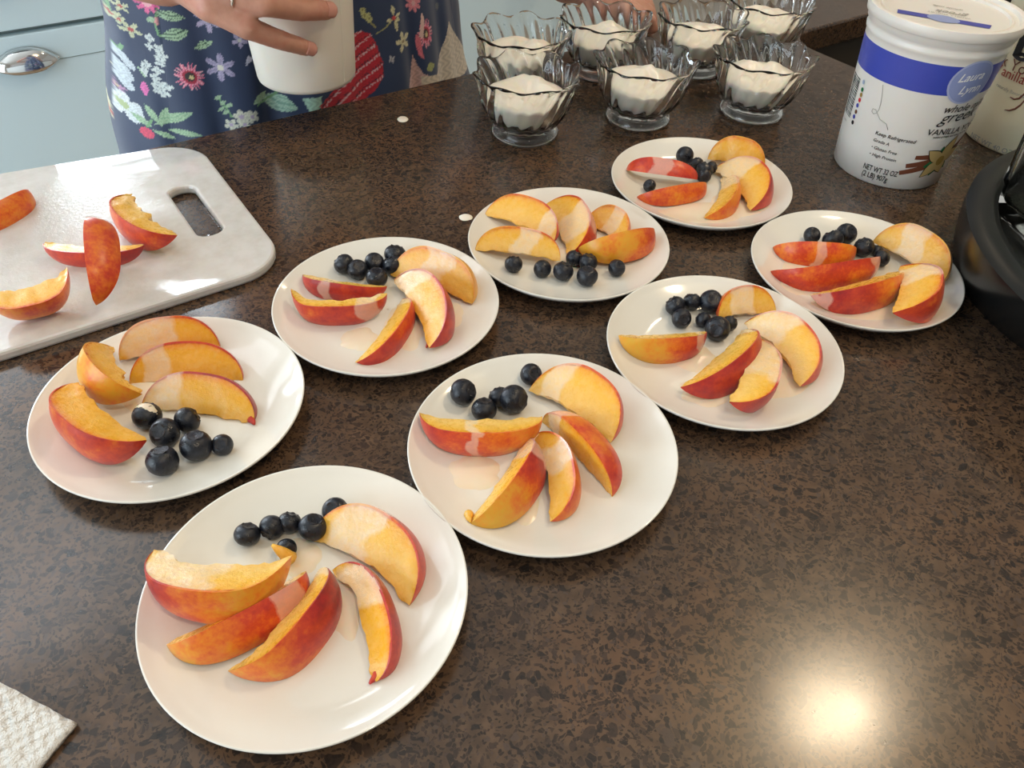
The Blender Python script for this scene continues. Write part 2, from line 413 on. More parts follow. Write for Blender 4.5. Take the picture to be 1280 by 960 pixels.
def wall_with_windows():
    xs = sorted({RX0, RX1, *[w[0] for w in WINDOWS], *[w[1] for w in WINDOWS]})
    zs = sorted({0.0, CEIL, *[w[2] for w in WINDOWS], *[w[3] for w in WINDOWS]})
    bm = bmesh.new()
    for i in range(len(xs)-1):
        for j in range(len(zs)-1):
            cx, cz = (xs[i]+xs[i+1])/2, (zs[j]+zs[j+1])/2
            if any(a < cx < b and c < cz < d for a, b, c, d in WINDOWS): continue
            box_bm(bm, xs[i], xs[i+1], WALL_Y, WALL_Y+.12, zs[j], zs[j+1])
    return from_bm('wall_far', bm, M['wall'], smooth=False)
struct(wall_with_windows())
for i, (x0, x1, z0, z1) in enumerate(WINDOWS):
    w = empty('window_%d' % (i+1), ((x0+x1)/2, WALL_Y+.06, z0)); struct(w)  # includes the two windows added for their light
    def wb(nm, a, b, c, d, y0, y1, m):
        o = box(nm, a-(x0+x1)/2, b-(x0+x1)/2, y0-.06, y1-.06, c-z0, d-z0, m, w); return o
    t = .018
    bm = bmesh.new(); cx = (x0+x1)/2
    for a, b, c, d in ((x0, x0+t, z0, z1), (x1-t, x1, z0, z1), (x0+t, x1-t, z0, z0+t), (x0+t, x1-t, z1-t, z1)):
        box_bm(bm, a-cx, b-cx, -.04, .04, c-z0, d-z0)
    from_bm('window_frame', bm, M['trim'], w, smooth=False)
    wb('pane', x0+t, x1-t, z0+t, z1-t, .058, .062, M['pane'])
    if i == 2: wb('mullion', cx-.012, cx+.012, z0+t, z1-t, .04, .08, M['trim'])

# worktop of the island (front edge towards the person at Y = .755) with the sink cut out
EDGE = 0.755; WX0, WX1, WY0 = -0.75, 1.75, -0.32
SX0, SX1, SY0, SY1 = 0.882, 1.52, 0.22, 0.657
wt = slab_with_hole('worktop', [(WX0, WY0), (WX1, WY0), (WX1, EDGE), (WX0, EDGE)],
                    rounded_rect(SX0, SX1, SY0, SY1, .05), HC-.032, HC, M['quartz'], bevel=.003)
tag(wt, 'polished brown speckled quartz worktop of the kitchen island', 'worktop')
def sink():
    root = empty('kitchen_sink', ((SX0+SX1)/2, (SY0+SY1)/2, HC-.232))
    o = rounded_rect(SX0-.006-root.location.x, SX1+.006-root.location.x, SY0-.006-root.location.y, SY1+.006-root.location.y, .055)
    V = []; F = []; n = len(o)
    def ring(pts, z, s=1.0):
        base = len(V); V.extend([(x*s, y*s, z) for x, y in pts]); return base
    sx = [(x, y) for x, y in o]
    out = [(x*1.03, y*1.03) for x, y in o]
    rs = [ring(out, .199), ring(out, 0.0), ring(sx, .199), ring(sx, .03), ring(sx, .012, .96)]
    def strip(a, b, flip=False):
        for i in range(n):
            q = (a+i, a+(i+1) % n, b+(i+1) % n, b+i); F.append(q[::-1] if flip else q)
    strip(rs[1], rs[0]); strip(rs[0], rs[2], False); strip(rs[2], rs[3]); strip(rs[3], rs[4])
    F.append(tuple(rs[4]+i for i in range(n))); F.append(tuple(rs[1]+i for i in range(n-1, -1, -1)))
    mesh('basin', V, F, M['sinkm'], root, sharp=50)
    V2, F2 = lathe([(.001, .0135), (.03, .0135), (.04, .016), (.044, .0125)], 32)
    mesh('drain', V2, F2, M['chrome'], root)
    tag(root, 'dark stone-coloured undermount sink sunk into the worktop behind the tubs', 'sink')
sink()
def island():
    r = empty('island_base', (0.5, .2, 0))
    def bx(nm, a, b, c, d, e, f, m): return box(nm, a-.5, b-.5, c-.2, d-.2, e, f, m, r)
    bx('front_panel', WX0+.02, WX1-.02, EDGE-.045, EDGE-.025, .1, HC-.0325, M['base'])
    bx('back_panel', WX0+.02, WX1-.02, WY0+.20, WY0+.22, .0, HC-.0325, M['base'])
    bx('side_panel', WX0+.02, WX0+.04, WY0+.2205, EDGE-.0455, .0, HC-.0325, M['base'])
    bx('side_panel', WX1-.04, WX1-.02, WY0+.2205, EDGE-.0455, .0, HC-.0325, M['base'])
    bx('toe_kick', WX0+.041, WX1-.041, EDGE-.12, EDGE-.10, .0, .0995, M['gap'])
    tag(r, 'painted island cabinet carrying the brown worktop', 'cabinet')
island()

# white base cabinets across the aisle
CABY = EDGE + 1.05
def cabinet(x0, x1, label):
    cx = (x0+x1)/2; r = empty('drawer_cabinet', (cx, CABY, 0))
    w = (x1-x0)/2
    box('carcass', -w+.002, w-.002, .022, .60, .10, HC-.04, M['gap'], r)
    box('toe_kick', -w+.002, w-.002, .06, .58, 0.0, .0995, M['gap'], r)
    zt = HC-.045
    for z0, z1 in ((HC-.219, zt), (HC-.70, HC-.229), (.105, HC-.71)):
        d = box('drawer', -w+.003, w-.003, 0.0, .0215, z0, z1, M['cab'], r, bevel=.0025)
        hz = z1-.053 if z1-z0 > .3 else (z0+z1)/2
        if z1 - z0 > .3:      # thin routed line across the front at handle height
            box('front_groove', -w+.012, w-.012, -.0012, .001, z1-.0560, z1-.0546, M['gap'], d)
        V = []; F = []; nu, nv = 24, 10      # cup pull: quarter dome
        for i in range(nu+1):
            u = i/nu; x = (u-.5)*.124
            prof = (1-abs(2*u-1)**2.4)
            for j in range(nv+1):
                a = j/nv*PI/2
                V.append((x, -.003-.026*math.sin(a)*prof**.7, hz+.002+.030*math.cos(a)*prof - .012*(1-math.cos(a))*prof))
        for i in range(nu):
            for j in range(nv):
                a = i*(nv+1)+j; F.append((a, a+1, a+nv+2, a+nv+1))
        h = mesh('cup_handle', V, F, M['chrome'], d)
        md = h.modifiers.new('thick', 'SOLIDIFY'); md.thickness = .0015
    tag(r, label, 'cabinet', 'white drawer cabinets across the aisle')
cabinet(-.195, .405, 'white drawer cabinet with chrome cup handle at left beyond the dress')
cabinet(.405, 1.005, 'white drawer cabinet standing behind the person in the floral dress')
cabinet(1.005, 1.605, 'white drawer cabinet seen between the dress and the glass dishes')
cabinet(-.795, -.195, 'white drawer cabinet left of the one with the visible cup handle')
bt = box('back_worktop', -.80, 1.61, CABY-.02, WALL_Y-.002, HC-.0395, HC-.004, M['trim'], bevel=.003)
tag(bt, 'pale worktop over the white drawer cabinets across the aisle', 'worktop')

# recessed warm downlights
def downlight(x, y, power, label, spread=1.9):
    r = empty('recessed_downlight', (x, y, CEIL-.03))
    V, F = lathe([(.060, .028), (.060, .012), (.066, .0), (.082, .004), (.085, .0295)], 40)
    mesh('trim_ring', V, F, M['lampw'], r)
    V, F = lathe([(.0005, .020), (.0595, .020)], 32); mesh('lamp_disc', V, F, M['lampe'], r)
    l = bpy.data.lights.new('downlight_beam', 'SPOT'); l.energy = power; l.color = (1.0, .80, .55); l.spot_size = spread; l.spot_blend = .6
    l.shadow_soft_size = .06
    lo = bpy.data.objects.new('downlight_beam', l); COL.objects.link(lo); lo.parent = r; lo.location = (0, 0, .005)
    tag(r, label, 'light', 'recessed downlights')
def ceiling_lamp(x, y):
    r = empty('ceiling_lamp', (x, y, CEIL-.09))
    V, F = lathe([(.36, .0895), (.36, .055), (.352, .055), (.352, .0895)], 64); mesh('metal_band', V, F, M['lampw'], r)
    V, F = lathe([(.351, .056), (.340, .040), (.30, .024), (.22, .010), (.12, .003), (.066, .0015)], 64); mesh('glass_shade', V, F, M['shade'], r)
    V, F = lathe([(.0655, .0012), (.04, .0004), (.0005, .0)], 40); mesh('bulb_glow', V, F, M['lampe'], r)
    l = bpy.data.lights.new('lamp_beam', 'SPOT'); l.energy = 26; l.color = (1.0, .80, .55); l.spot_size = 2.4; l.spot_blend = .7; l.shadow_soft_size = .06
    lo = bpy.data.objects.new('lamp_beam', l); COL.objects.link(lo); lo.parent = r; lo.location = (0, 0, -.065)
    tag(r, 'round flush ceiling lamp with a warm glowing shade over the island', 'light')
ceiling_lamp(1.19, .225)
downlight(.15, -.6, 34, 'warm recessed downlight in the ceiling behind the viewer')
downlight(1.9, 1.3, 40, 'warm recessed downlight in the ceiling over the aisle')

# ================================================================== plates
PR = 0.08
PLATE_C = [(-1.21118925, 2.65100982), (-2.6056514, 4.23548769), (-1.15008093, 5.59891846), (0.25012926, 3.96586302),
           (0.49257076, 6.71774375), (1.79029687, 5.19827722), (1.99652964, 8.05148825), (3.28458087, 6.50161837)]
_rot = Matrix.Rotation(-YAW, 2)
PLATES = [_rot @ Vector((x*PR, y*PR)) for x, y in PLATE_C]
def plate_z(r):
    """upper surface of a plate over the worktop"""
    q = r/PR
    if q < .62: return .0050
    if q > 1: return .014
    t = (q-.62)/.38
    return .0050 + .0090*(t*t*(1.6-.6*t))
prof = [(.0005, .0015), (.040, .0015), (.043, .0), (.046, .0), (.048, .0022)]
for q in (.66, .74, .82, .90, .96): prof.append((q*PR, plate_z(q*PR)-.0032+.0004*(1-q)))
prof += [(PR*.985, .0118), (PR*.998, .0130), (PR, .0138), (PR*.997, .0145), (PR*.985, .0141)]
for q in (.95, .91, .87, .83, .79, .75, .71, .67, .63, .58, .40, .20, .006): prof.append((q*PR, plate_z(q*PR)))
pv, pf = lathe(prof, 112)
plate_mesh = None
PLATE_LABEL = ['white round plate nearest the viewer, five slices and berries above them',
    'white round plate at far left beside the cutting board, berries at its front right',
    'white round plate right of the cutting board corner, six berries at its top',
    'white round plate in the centre of the worktop, one blueberry alone at its left',
    'white round plate with seven blueberries along its front edge',
    'white round plate right of centre, seven blueberries heaped at its top left',
    'white round plate farthest back, in front of the glass dishes',
    'white round plate at far right beside the black appliance base']
for i, c in enumerate(PLATES):
    if plate_mesh is None:
        o = mesh('dessert_plate', pv, pf, M['plate']); plate_mesh = o
    else:
        o = plate_mesh.copy(); COL.objects.link(o)
    o.location = (c.x, c.y, HC)
    tag(o, PLATE_LABEL[i], 'plate', 'white dessert plates')

# ================================================================== peach slices
def surf_plate(ci):
    c = PLATES[ci]
    return lambda x, y: HC + plate_z(math.hypot(x-c.x, y-c.y)) if math.hypot(x-c.x, y-c.y) < PR else HC
BOARD_T = .008
surf_board = lambda x, y: HC + BOARD_T
def fbm(v, s): return noise.noise(Vector(v)*s)
def slice_geo(a, k, w, cav, blA, blB, film, tone, seed, hookA, hookB, rag):
    """wedge of a peach, axis along local Z, skin towards +X. returns flesh and skin geometry"""
    nt_, na, nr = 30, 12, 7
    so = Vector((seed*3.17, seed*1.31, seed*2.71))
    R = k*a
    def rho_o(t): return R*max(0, 1-abs(t)**2.5)**.50 * (1 + .035*fbm(Vector((t*1.3, 0, 0))+so, 1.0))
    def rho_i(t):
        tt = t/.80
        if abs(tt) >= 1: return 0.0
        return cav*R*math.sqrt(1-tt*tt)*(1 + rag*.5*fbm(Vector((t*4, 2, 0))+so, 1.0))
    def dispx(t):
        d = 0
        if t < -.62: d -= hookA*a*((-t-.62)/.38)**2
        if t > .62: d -= hookB*a*((t-.62)/.38)**2
        return d
    def filmv(t, ang, rr):
        if not film: return 0.0
        fc, fw = film[0], film[1]
        t = t + .22*fbm(Vector((rr*math.cos(ang), rr*math.sin(ang), 0))+so, 70)
        return max(0.0, 1.0 - (abs(t-fc)/fw)**3) if abs(t-fc) < fw else 0.0
    T = [-math.cos(PI*(i+.35)/(nt_+.7)) for i in range(nt_+1)]
    FV, FF, rad, filmF, toneF = [], [], [], [], []
    SV, SF, blS, filmS = [], [], [], []
    h = w/2
    # flesh cross-section loop: cut face +h (outer->inner), cavity, cut face -h (inner->outer), closing arc under skin
    for t in T:
        ro, ri = rho_o(t), rho_i(t); ri = min(ri, ro*.85)
        dx = dispx(t)
        row = []
        for j in range(nr+1): row.append((ro + (ri-ro)*j/nr, h, 1))
        for j in range(1, 4): row.append((ri, h - w*j/4, 0))
        for j in range(nr+1): row.append((ri + (ro-ri)*j/nr, -h, -1))
        for j in range(1, 6): row.append((ro*.985, -h + w*j/6, 0))
        for (r, an, side) in row:
            x, y = r*math.cos(an), r*math.sin(an)
            p = Vector((x, y, t*a))
            q = fbm(p*1.0 + so, 110)*.0007 + fbm(p+so, 320)*.00035*rag
            if side: p += Vector((-math.sin(an), math.cos(an), 0))*q*side
            if r < ro*.6: p.x += fbm(p+so, 260)*.0012*rag*(1-r/ro)
            p.x += dx
            FV.append(p); rad.append(r/max(ro, 1e-6)); filmF.append(filmv(t, an, r)); toneF.append(tone)
    L = (nr+1) + 3 + (nr+1) + 5
    for i in range(nt_):
        for j in range(L):
            A = i*L+j; B = i*L+(j+1) % L
            FF.append((A, B, B+L, A+L))
    FF.append(tuple(range(L-1, -1, -1))); FF.append(tuple(nt_*L+j for j in range(L)))
    # skin shell
    th = .0005
    for t in T:
        ro = rho_o(t); dx = dispx(t)
        fr = (t+1)/2
        row = [(ro-.0008, -h*1.002)] + [(ro+th, -h + w*j/na) for j in range(na+1)] + [(ro-.0008, h*1.002)]
        for (r, an) in row:
            r = max(r, .0003)
            p = Vector((r*math.cos(an)+dx, r*math.sin(an), t*a))
            e = 1.0 + (.0006/max(ro, .004) if abs(an) >= h*.999 else 0)
            p.y *= e
            SV.append(p)
            bl = blA + (blB-blA)*(fr*fr*(3-2*fr)) + .18*fbm(p+so, 55)
            blS.append(bl); filmS.append(filmv(t, an, r)*(film[2] if film and len(film) > 2 else 1))
    Ls = na+3
    for i in range(nt_):
        for j in range(Ls-1):
            A = i*Ls+j; SF.append((A, A+1, A+1+Ls, A+Ls))
    SF.append(tuple(range(Ls-1, -1, -1))); SF.append(tuple(nt_*Ls+j for j in range(Ls)))
    return (FV, FF, dict(rad=rad, film=filmF, tone=toneF)), (SV, SF, dict(blush=blS, film=filmS))
SEED = [0]
def peach(surf, A, B, label, group, phi=20, w=48, k=.8, cav=.2, bl=(.8, .8), film=None, tone=.3, dz=0.0, tilt=0.0, hook=(0, 0), rag=1.0, z0=.012, base=None, tails=()):
    """A, B: picture points of the two tips; the skin lies to the left going from A to B; phi: elevation of the skin side"""
    SEED[0] += 1; sd = SEED[0]
    zt = (base if base is not None else 0) + z0
    ph, tl = math.radians(phi), math.radians(tilt)
    for it in range(4):
        a3, b3 = at(A[0], A[1], zt), at(B[0], B[1], zt)
        mid = (a3+b3)/2; d = (b3-a3); half = d.length/2
        (FV, FF, fa), (SV, SF, sa) = slice_geo(half, k, math.radians(w), cav, bl[0], bl[1], film, tone, sd, hook[0], hook[1], rag)
        ax = (d.normalized() + Vector((0, 0, math.tan(tl)))).normalized()
        s = Vector((0, 0, 1)).cross(ax).normalized(); up = ax.cross(s)
        rdir = s*math.cos(ph) + up*math.sin(ph); tg = ax.cross(rdir)
        mat = Matrix((rdir, tg, ax)).transposed()
        lift = -1e9
        for v in SV + FV:
            p = mat @ v + Vector((mid.x, mid.y, 0)); lift = max(lift, surf(p.x, p.y) - p.z)
        z = lift - .0003 + dz
        zt = z - HC
    # z is the height of the slice's axis
    root = empty('peach_slice', (mid.x, mid.y, z))
    root.rotation_euler = mat.to_euler()
    mesh('flesh', FV, FF, M['flesh'], root, sharp=42, attrs=fa)
    mesh('skin', SV, SF, M['skin'], root, sharp=60, attrs=sa)
    inv = (Matrix.Translation(root.location) @ mat.to_4x4()).inverted()
    for nm, pts, r, mk in tails:                      # torn ends: (name, [(px, py, height)], radius, material)
        W_ = [at(px, py, h_) for px, py, h_ in pts]
        W_ = [Vector((p.x, p.y, max(p.z, surf(p.x, p.y)+r*.5))) for p in W_]
        P_ = [W_[0].lerp(W_[1], 0)]
        for i in range(len(W_)-1):
            for j in (1, 2, 3): P_.append(W_[i].lerp(W_[i+1], j/3))
        n = len(P_); rs = [r*(1-.8*(i/(n-1))**1.5)*(1+.25*noise.noise(Vector((i*1.7, sd, 0)))) for i in range(n)]
        V, F = [], []
        tb = tube(nm, [inv @ p for p in P_], rs, M[mk], root, 9)
        m_ = len(tb.data.vertices)
        for k_, v_ in (('blush', 1.0), ('film', 0.0), ('rad', .55), ('tone', .5)):
            at_ = tb.data.attributes.new(k_, 'FLOAT', 'POINT'); at_.data.foreach_set('value', [v_]*m_)
    tag(root, label, 'peach slice', group)
    return root
G = ['peach slices on the nearest plate', 'peach slices on the far-left plate', 'peach slices on the plate beside the board corner',
     'peach slices on the centre plate', 'peach slices on the plate with berries along its front', 'peach slices on the plate right of centre',
     'peach slices on the farthest plate', 'peach slices on the far-right plate']
S = [surf_plate(i) for i in range(8)]
# nearest plate
peach(S[0], (362, 704), (192, 688), 'thick peach slice coated in yogurt, topmost left on nearest plate', G[0], phi=-8, w=70, k=.92, cav=.22, bl=(.35, 1.0), film=(.3, .75, 0), tone=.1, hook=(.12, 0), rag=1.5, tails=[('torn_tip', [(363, 698, .010), (352, 690, .017), (340, 681, .021)], .0040, 'flesh')])
peach(S[0], (382, 714), (208, 806), 'orange peach slice lying skin outward at left of nearest plate', G[0], phi=24, w=50, k=.68, cav=.2, bl=(.95, .45), film=(-.62, .28), tone=.6)
peach(S[0], (402, 710), (292, 842), 'deep red peach slice lowest in the fan on nearest plate', G[0], phi=17, w=56, k=.78, cav=.25, bl=(1.35, .55), film=(-.95, .2, 0), tone=.15, hook=(0, .12))
peach(S[0], (416, 712), (463, 856), 'orange peach slice with a thin red tail on nearest plate', G[0], phi=16, w=42, k=.66, cav=.32, bl=(.9, 1.1), film=(-.45, .5, .5), tone=.85, hook=(0, -.10), tails=[('skin_tail', [(475, 838, .006), (471, 850, .003), (463, 862, .0015)], .0028, 'skin')])
peach(S[0], (386, 672), (512, 757), 'yellow half-moon peach slice at upper right of nearest plate', G[0], phi=20, w=40, k=.92, cav=.16, bl=(.35, .95), film=(-.35, .42), tone=.25)
# far-left plate
peach(S[1], (184, 550), (98, 478), 'red-skinned peach slice at lower left of far-left plate', G[1], phi=-4, w=62, k=.78, cav=.15, bl=(.95, .75), tone=.75)
peach(S[1], (178, 492), (140, 433), 'short pale yellow peach chunk at the left edge of far-left plate', G[1], phi=20, w=58, k=.98, cav=.25, bl=(.35, .25), tone=.35, rag=1.8, dz=.004)
peach(S[1], (150, 452), (276, 437), 'yogurt-coated peach slice rearmost on far-left plate', G[1], phi=32, w=56, k=.80, cav=.1, bl=(.5, .8), film=(-.35, .75), tone=.7)
peach(S[1], (162, 481), (304, 475), 'yellow peach slice with red right tip, middle of three on far-left plate', G[1], phi=28, w=46, k=.74, cav=.08, bl=(.75, .95), film=(-.55, .3), tone=.8)
peach(S[1], (176, 513), (317, 531), 'yellow peach slice with dark red tip, front right on far-left plate', G[1], phi=26, w=44, k=.76, cav=.12, bl=(.8, 1.3), film=(-.65, .4), tone=.75, hook=(0, -.06), tails=[('skin_tail', [(314, 526, .005), (317, 531, .003), (320, 537, .002)], .0026, 'skin')])
# plate beside the board corner
peach(S[2], (484, 358), (380, 343), 'dark crimson peach slice under the berries on plate beside board corner', G[2], phi=5, w=46, k=.58, cav=.2, bl=(1.0, 1.15), film=(.25, .16), tone=.1)
peach(S[2], (484, 367), (363, 370), 'curled red peach slice with hooked left end on plate beside board corner', G[2], phi=-10, w=50, k=.66, cav=.42, bl=(1.1, .85), film=(-.6, .25), tone=.15, hook=(0, .22))
peach(S[2], (502, 374), (445, 453), 'narrow red peach slice pointing to the front on plate beside board corner', G[2], phi=10, w=44, k=.54, cav=.2, bl=(.65, 1.0), film=(-.95, .25), tone=.3)
peach(S[2], (492, 350), (536, 435), 'orange peach slice with red outer edge on plate beside board corner', G[2], phi=14, w=50, k=.70, cav=.12, bl=(.9, 1.1), film=(-.7, .35), tone=.9, tails=[('skin_tail', [(537, 422, .008), (536, 432, .004), (533, 440, .002)], .0022, 'skin')])
peach(S[2], (488, 344), (590, 380), 'yellow peach slice banded with yogurt at right of plate beside board corner', G[2], phi=30, w=54, k=.84, cav=.1, bl=(.4, .25), film=(-.05, .4), tone=.55)
# centre plate
peach(S[3], (678, 521), (524, 521), 'long peach slice with a red hooked tip crossing the centre plate', G[3], phi=-6, w=56, k=.62, cav=.2, bl=(.5, .95), film=(.1, .10), tone=.1, hook=(0, .10), tails=[('skin_tail', [(536, 530, .014), (530, 524, .016), (525, 519, .015)], .0028, 'skin')])
peach(S[3], (654, 552), (584, 654), 'red and yellow peach slice with torn tip at bottom left of centre plate', G[3], phi=26, w=54, k=.74, cav=.2, bl=(1.35, .15), film=(-.72, .32), tone=.35, hook=(0, -.05), tails=[('torn_tip', [(586, 646, .006), (586, 656, .004), (588, 665, .002)], .0026, 'flesh')])
peach(S[3], (664, 545), (688, 652), 'peach slice standing nearest the front on the centre plate', G[3], phi=14, w=48, k=.68, cav=.2, bl=(.6, .6), film=(-.25, .4), tone=.45)
peach(S[3], (678, 527), (765, 621), 'orange-red peach slice lying skin up at right of centre plate', G[3], phi=60, w=54, k=.60, cav=.1, bl=(.5, .85), film=(-.65, .2), tone=.6)
peach(S[3], (661, 488), (764, 553), 'large yellow half-moon peach slice at top right of centre plate', G[3], phi=20, w=42, k=.98, cav=.12, bl=(.45, .85), film=(-.55, .28), tone=.35)
# plate with berries along its front edge
peach(S[4], (606, 268), (692, 303), 'yellow peach slice at back left of plate with front-edge berries', G[4], phi=22, w=42, k=.80, cav=.12, bl=(.5, .95), film=(.75, .25), tone=.45)
peach(S[4], (594, 312), (700, 326), 'broad yellow peach slice at front left of plate with front-edge berries', G[4], phi=22, w=42, k=.66, cav=.08, bl=(.35, .7), film=(.15, .32), tone=.45)
peach(S[4], (674, 262), (711, 320), 'peach slice in the middle of plate with front-edge berries', G[4], phi=18, w=44, k=.95, cav=.12, bl=(.8, .95), film=(.2, .5), tone=.3)
peach(S[4], (728, 280), (777, 305), 'small yellow peach slice at back right of plate with front-edge berries', G[4], phi=20, w=42, k=1.25, cav=.1, bl=(.3, .6), film=(.1, .35), tone=.55)
peach(S[4], (814, 292), (722, 311), 'orange skin-out peach slice at right of plate with front-edge berries', G[4], phi=22, w=56, k=.76, cav=.1, bl=(.7, .3), tone=.5)
# plate right of centre
peach(S[5], (881, 414), (773, 419), 'half yellow half red peach slice at left of plate right of centre', G[5], phi=4, w=54, k=.74, cav=.15, bl=(1.05, .05), film=(-.78, .1), tone=.2)
peach(S[5], (928, 413), (850, 484), 'bright red peach slice at the middle of plate right of centre', G[5], phi=14, w=54, k=.68, cav=.15, bl=(1.0, 1.05), film=(-.95, .15), tone=.2)
peach(S[5], (936, 420), (911, 502), 'creamy peach slice with red lower skin on plate right of centre', G[5], phi=-14, w=46, k=.74, cav=.15, bl=(.6, 1.1), film=(-.3, .65), tone=.1)
peach(S[5], (930, 404), (1000, 483), 'large pale half-moon peach slice at right of plate right of centre', G[5], phi=16, w=42, k=.90, cav=.15, bl=(.7, .85), film=(-.55, .55), tone=.2)
peach(S[5], (898, 401), (970, 392), 'peach slice partly hidden behind the half-moon on plate right of centre', G[5], phi=28, w=46, k=.95, cav=.1, bl=(.6, .6), film=(-.1, .5), tone=.5)
# farthest plate
peach(S[6], (872, 224), (783, 212), 'red peach slice with a wide milky band on farthest plate', G[6], phi=52, w=50, k=.55, cav=.1, bl=(.95, .9), film=(.05, .34), tone=.2)
peach(S[6], (880, 232), (796, 246), 'orange skin-out peach slice at the front of farthest plate', G[6], phi=20, w=50, k=.58, cav=.1, bl=(.6, .7), tone=.6)
peach(S[6], (902, 222), (880, 272), 'narrow peach slice in the middle front of farthest plate', G[6], phi=14, w=42, k=.60, cav=.2, bl=(.5, .6), film=(-.6, .5), tone=.4)
peach(S[6], (892, 211), (938, 263), 'large yellow peach slice with red edge at right of farthest plate', G[6], phi=18, w=42, k=.90, cav=.12, bl=(.55, 1.0), film=(-.55, .55), tone=.4)
peach(S[6], (884, 200), (954, 216), 'golden peach slice at the back of farthest plate', G[6], phi=40, w=56, k=.95, cav=.1, bl=(.4, .25), tone=.6)
# far-right plate
peach(S[7], (1068, 314), (966, 309), 'rearmost orange peach slice with a milky streak on far-right plate', G[7], phi=20, w=56, k=.66, cav=.1, bl=(.55, .75), film=(.0, .14), tone=.5)
peach(S[7], (1093, 322), (966, 341), 'long red-orange peach slice second from the back on far-right plate', G[7], phi=14, w=52, k=.56, cav=.2, bl=(.8, .85), film=(-.8, .2), tone=.6, hook=(0, .08))
peach(S[7], (1116, 340), (1013, 369), 'peach slice fading from orange to crimson at front of far-right plate', G[7], phi=10, w=54, k=.66, cav=.1, bl=(.35, 1.1), film=(.98, .1), tone=.4)
peach(S[7], (1124, 333), (1115, 391), 'upright peach slice with red outer skin at front right of far-right plate', G[7], phi=8, w=52, k=.98, cav=.1, bl=(.75, .85), film=(-.5, .45), tone=.5)
peach(S[7], (1090, 303), (1178, 354), 'thick golden peach slice at right of far-right plate', G[7], phi=32, w=58, k=.86, cav=.1, bl=(.35, .2), film=(-.2, .4), tone=.6)

# ================================================================== cutting board with five slices
GB = 'peach slices on the cutting board'
def cutting_board():
    root = empty('cutting_board', (-.05, .62, HC))
    def L(p): return (p[0]-root.location.x, p[1]-root.location.y)
    x1 = .154
    out = [(-.34, .505), (-.34, .757)]
    pts = [L(p) for p in out]
    def arc(cx, cy, r, a0, a1, n=9): return [L((cx+r*math.cos(math.radians(a0+(a1-a0)*i/n)), cy+r*math.sin(math.radians(a0+(a1-a0)*i/n)))) for i in range(n+1)]
    # far edge, far right corner, near right corner, near edge
    o = arc(-.30, .717, .04, 180, 95)+[L((-.007, .7565)), L((.06, .746))] + arc(.112, .694, .042, 82, 5) + arc(.116, .540, .036, 0, -90) + arc(-.30, .545, .04, 270, 180)
    def hole():
        c = [(.107, .640), (.1285, .652), (.1285, .585), (.107, .573)]
        r = .0105; cx = .1155; res = []
        for i in range(9): a = PI*i/8; res.append(L((cx + r*math.cos(a), .648 + r*.7*math.sin(a))))
        for i in range(9): a = PI + PI*i/8; res.append(L((cx + r*math.cos(a), .578 + r*.7*math.sin(a))))
        return res
    b = slab_with_hole('board', o, hole(), .0002, BOARD_T, M['board'], root, bevel=.0022)
    tag(root, 'wet white plastic cutting board with a slotted handle hole', 'cutting board')
cutting_board()
peach(surf_board, (36, 243), (-52, 292), 'orange peach slice cut off by the left picture edge, rearmost on cutting board', GB, phi=20, w=54, k=.62, cav=.1, bl=(.6, .7), tone=.5)
peach(surf_board, (86, 340), (-22, 366), 'yellow peach slice with a curled tip at front left of cutting board', GB, phi=-38, w=64, k=.92, cav=.2, bl=(.7, .5), tone=.4, hook=(.16, 0), rag=1.5)
peach(surf_board, (180, 306), (56, 303), 'dark red peach slice lying underneath another on cutting board', GB, phi=-12, w=48, k=.50, cav=.25, bl=(1.2, .95), tone=.0)
peach(surf_board, (123, 294), (114, 362), 'orange-red peach slice laid across the dark red one on cutting board', GB, phi=58, w=66, k=.60, cav=.1, bl=(.75, .75), tone=.4, dz=.009, tilt=-22, rag=1.6, hook=(0, .1), film=(-.95, .12))
peach(surf_board, (222, 294), (164, 243), 'ragged yellow-faced peach slice nearest the handle hole on cutting board', GB, phi=-6, w=54, k=.70, cav=.22, bl=(.95, .75), tone=.25, rag=2.2)

# ================================================================== blueberries
def berry_geo(seed):
    rnd = random.Random(seed); nu, nv = 22, 16; V = []; F = []
    el = .86 + .08*rnd.random()
    for i in range(nv+1):
        a = PI*i/nv
        for k in range(nu):
            t = 2*PI*k/nu; s = math.sin(a); c = math.cos(a)
            r = 1 + .02*noise.noise(Vector((s*math.cos(t)+seed, s*math.sin(t), c))*1.6)
            z = c*el
            if a < .62: z -= .20*(1-(a/.62)**2)**1.5          # crown dimple
            if a > 2.8: z += .06*((a-2.8)/.34)**2
            V.append((s*math.cos(t)*r, s*math.sin(t)*r, z*r))
    for i in range(nv):
        for k in range(nu):
            F.append((i*nu+k, (i+1)*nu+k, (i+1)*nu+(k+1) % nu, i*nu+(k+1) % nu))
    V2 = []; F2 = []; n = 40
    for rr, zz, lobe in ((.20, .66, 0), (.34, .80, 0), (.46, .915, 1), (.49, .89, 1), (.40, .80, 0)):
        for k in range(n):
            t = 2*PI*k/n; L = abs(math.cos(2.5*t))
            q = rr*(1 + .12*lobe*L); V2.append((q*math.cos(t), q*math.sin(t), (zz - (1-el)*.95 - (0.14*(1-L) if lobe else 0))))
    for i in range(4):
        for k in range(n): F2.append((i*n+k, i*n+(k+1) % n, (i+1)*n+(k+1) % n, (i+1)*n+k))
    F2.append(tuple(range(n-1, -1, -1)))
    return V, F, V2, F2
PROTO = []
for s_ in range(3):
    V, F, V2, F2 = berry_geo(s_)
    r_ = empty('blueberry'); mesh('berry_body', V, F, M['berry'], r_); mesh('calyx', V2, F2, M['calyx'], r_, sharp=50); PROTO.append([r_, False])
BRND = random.Random(7)
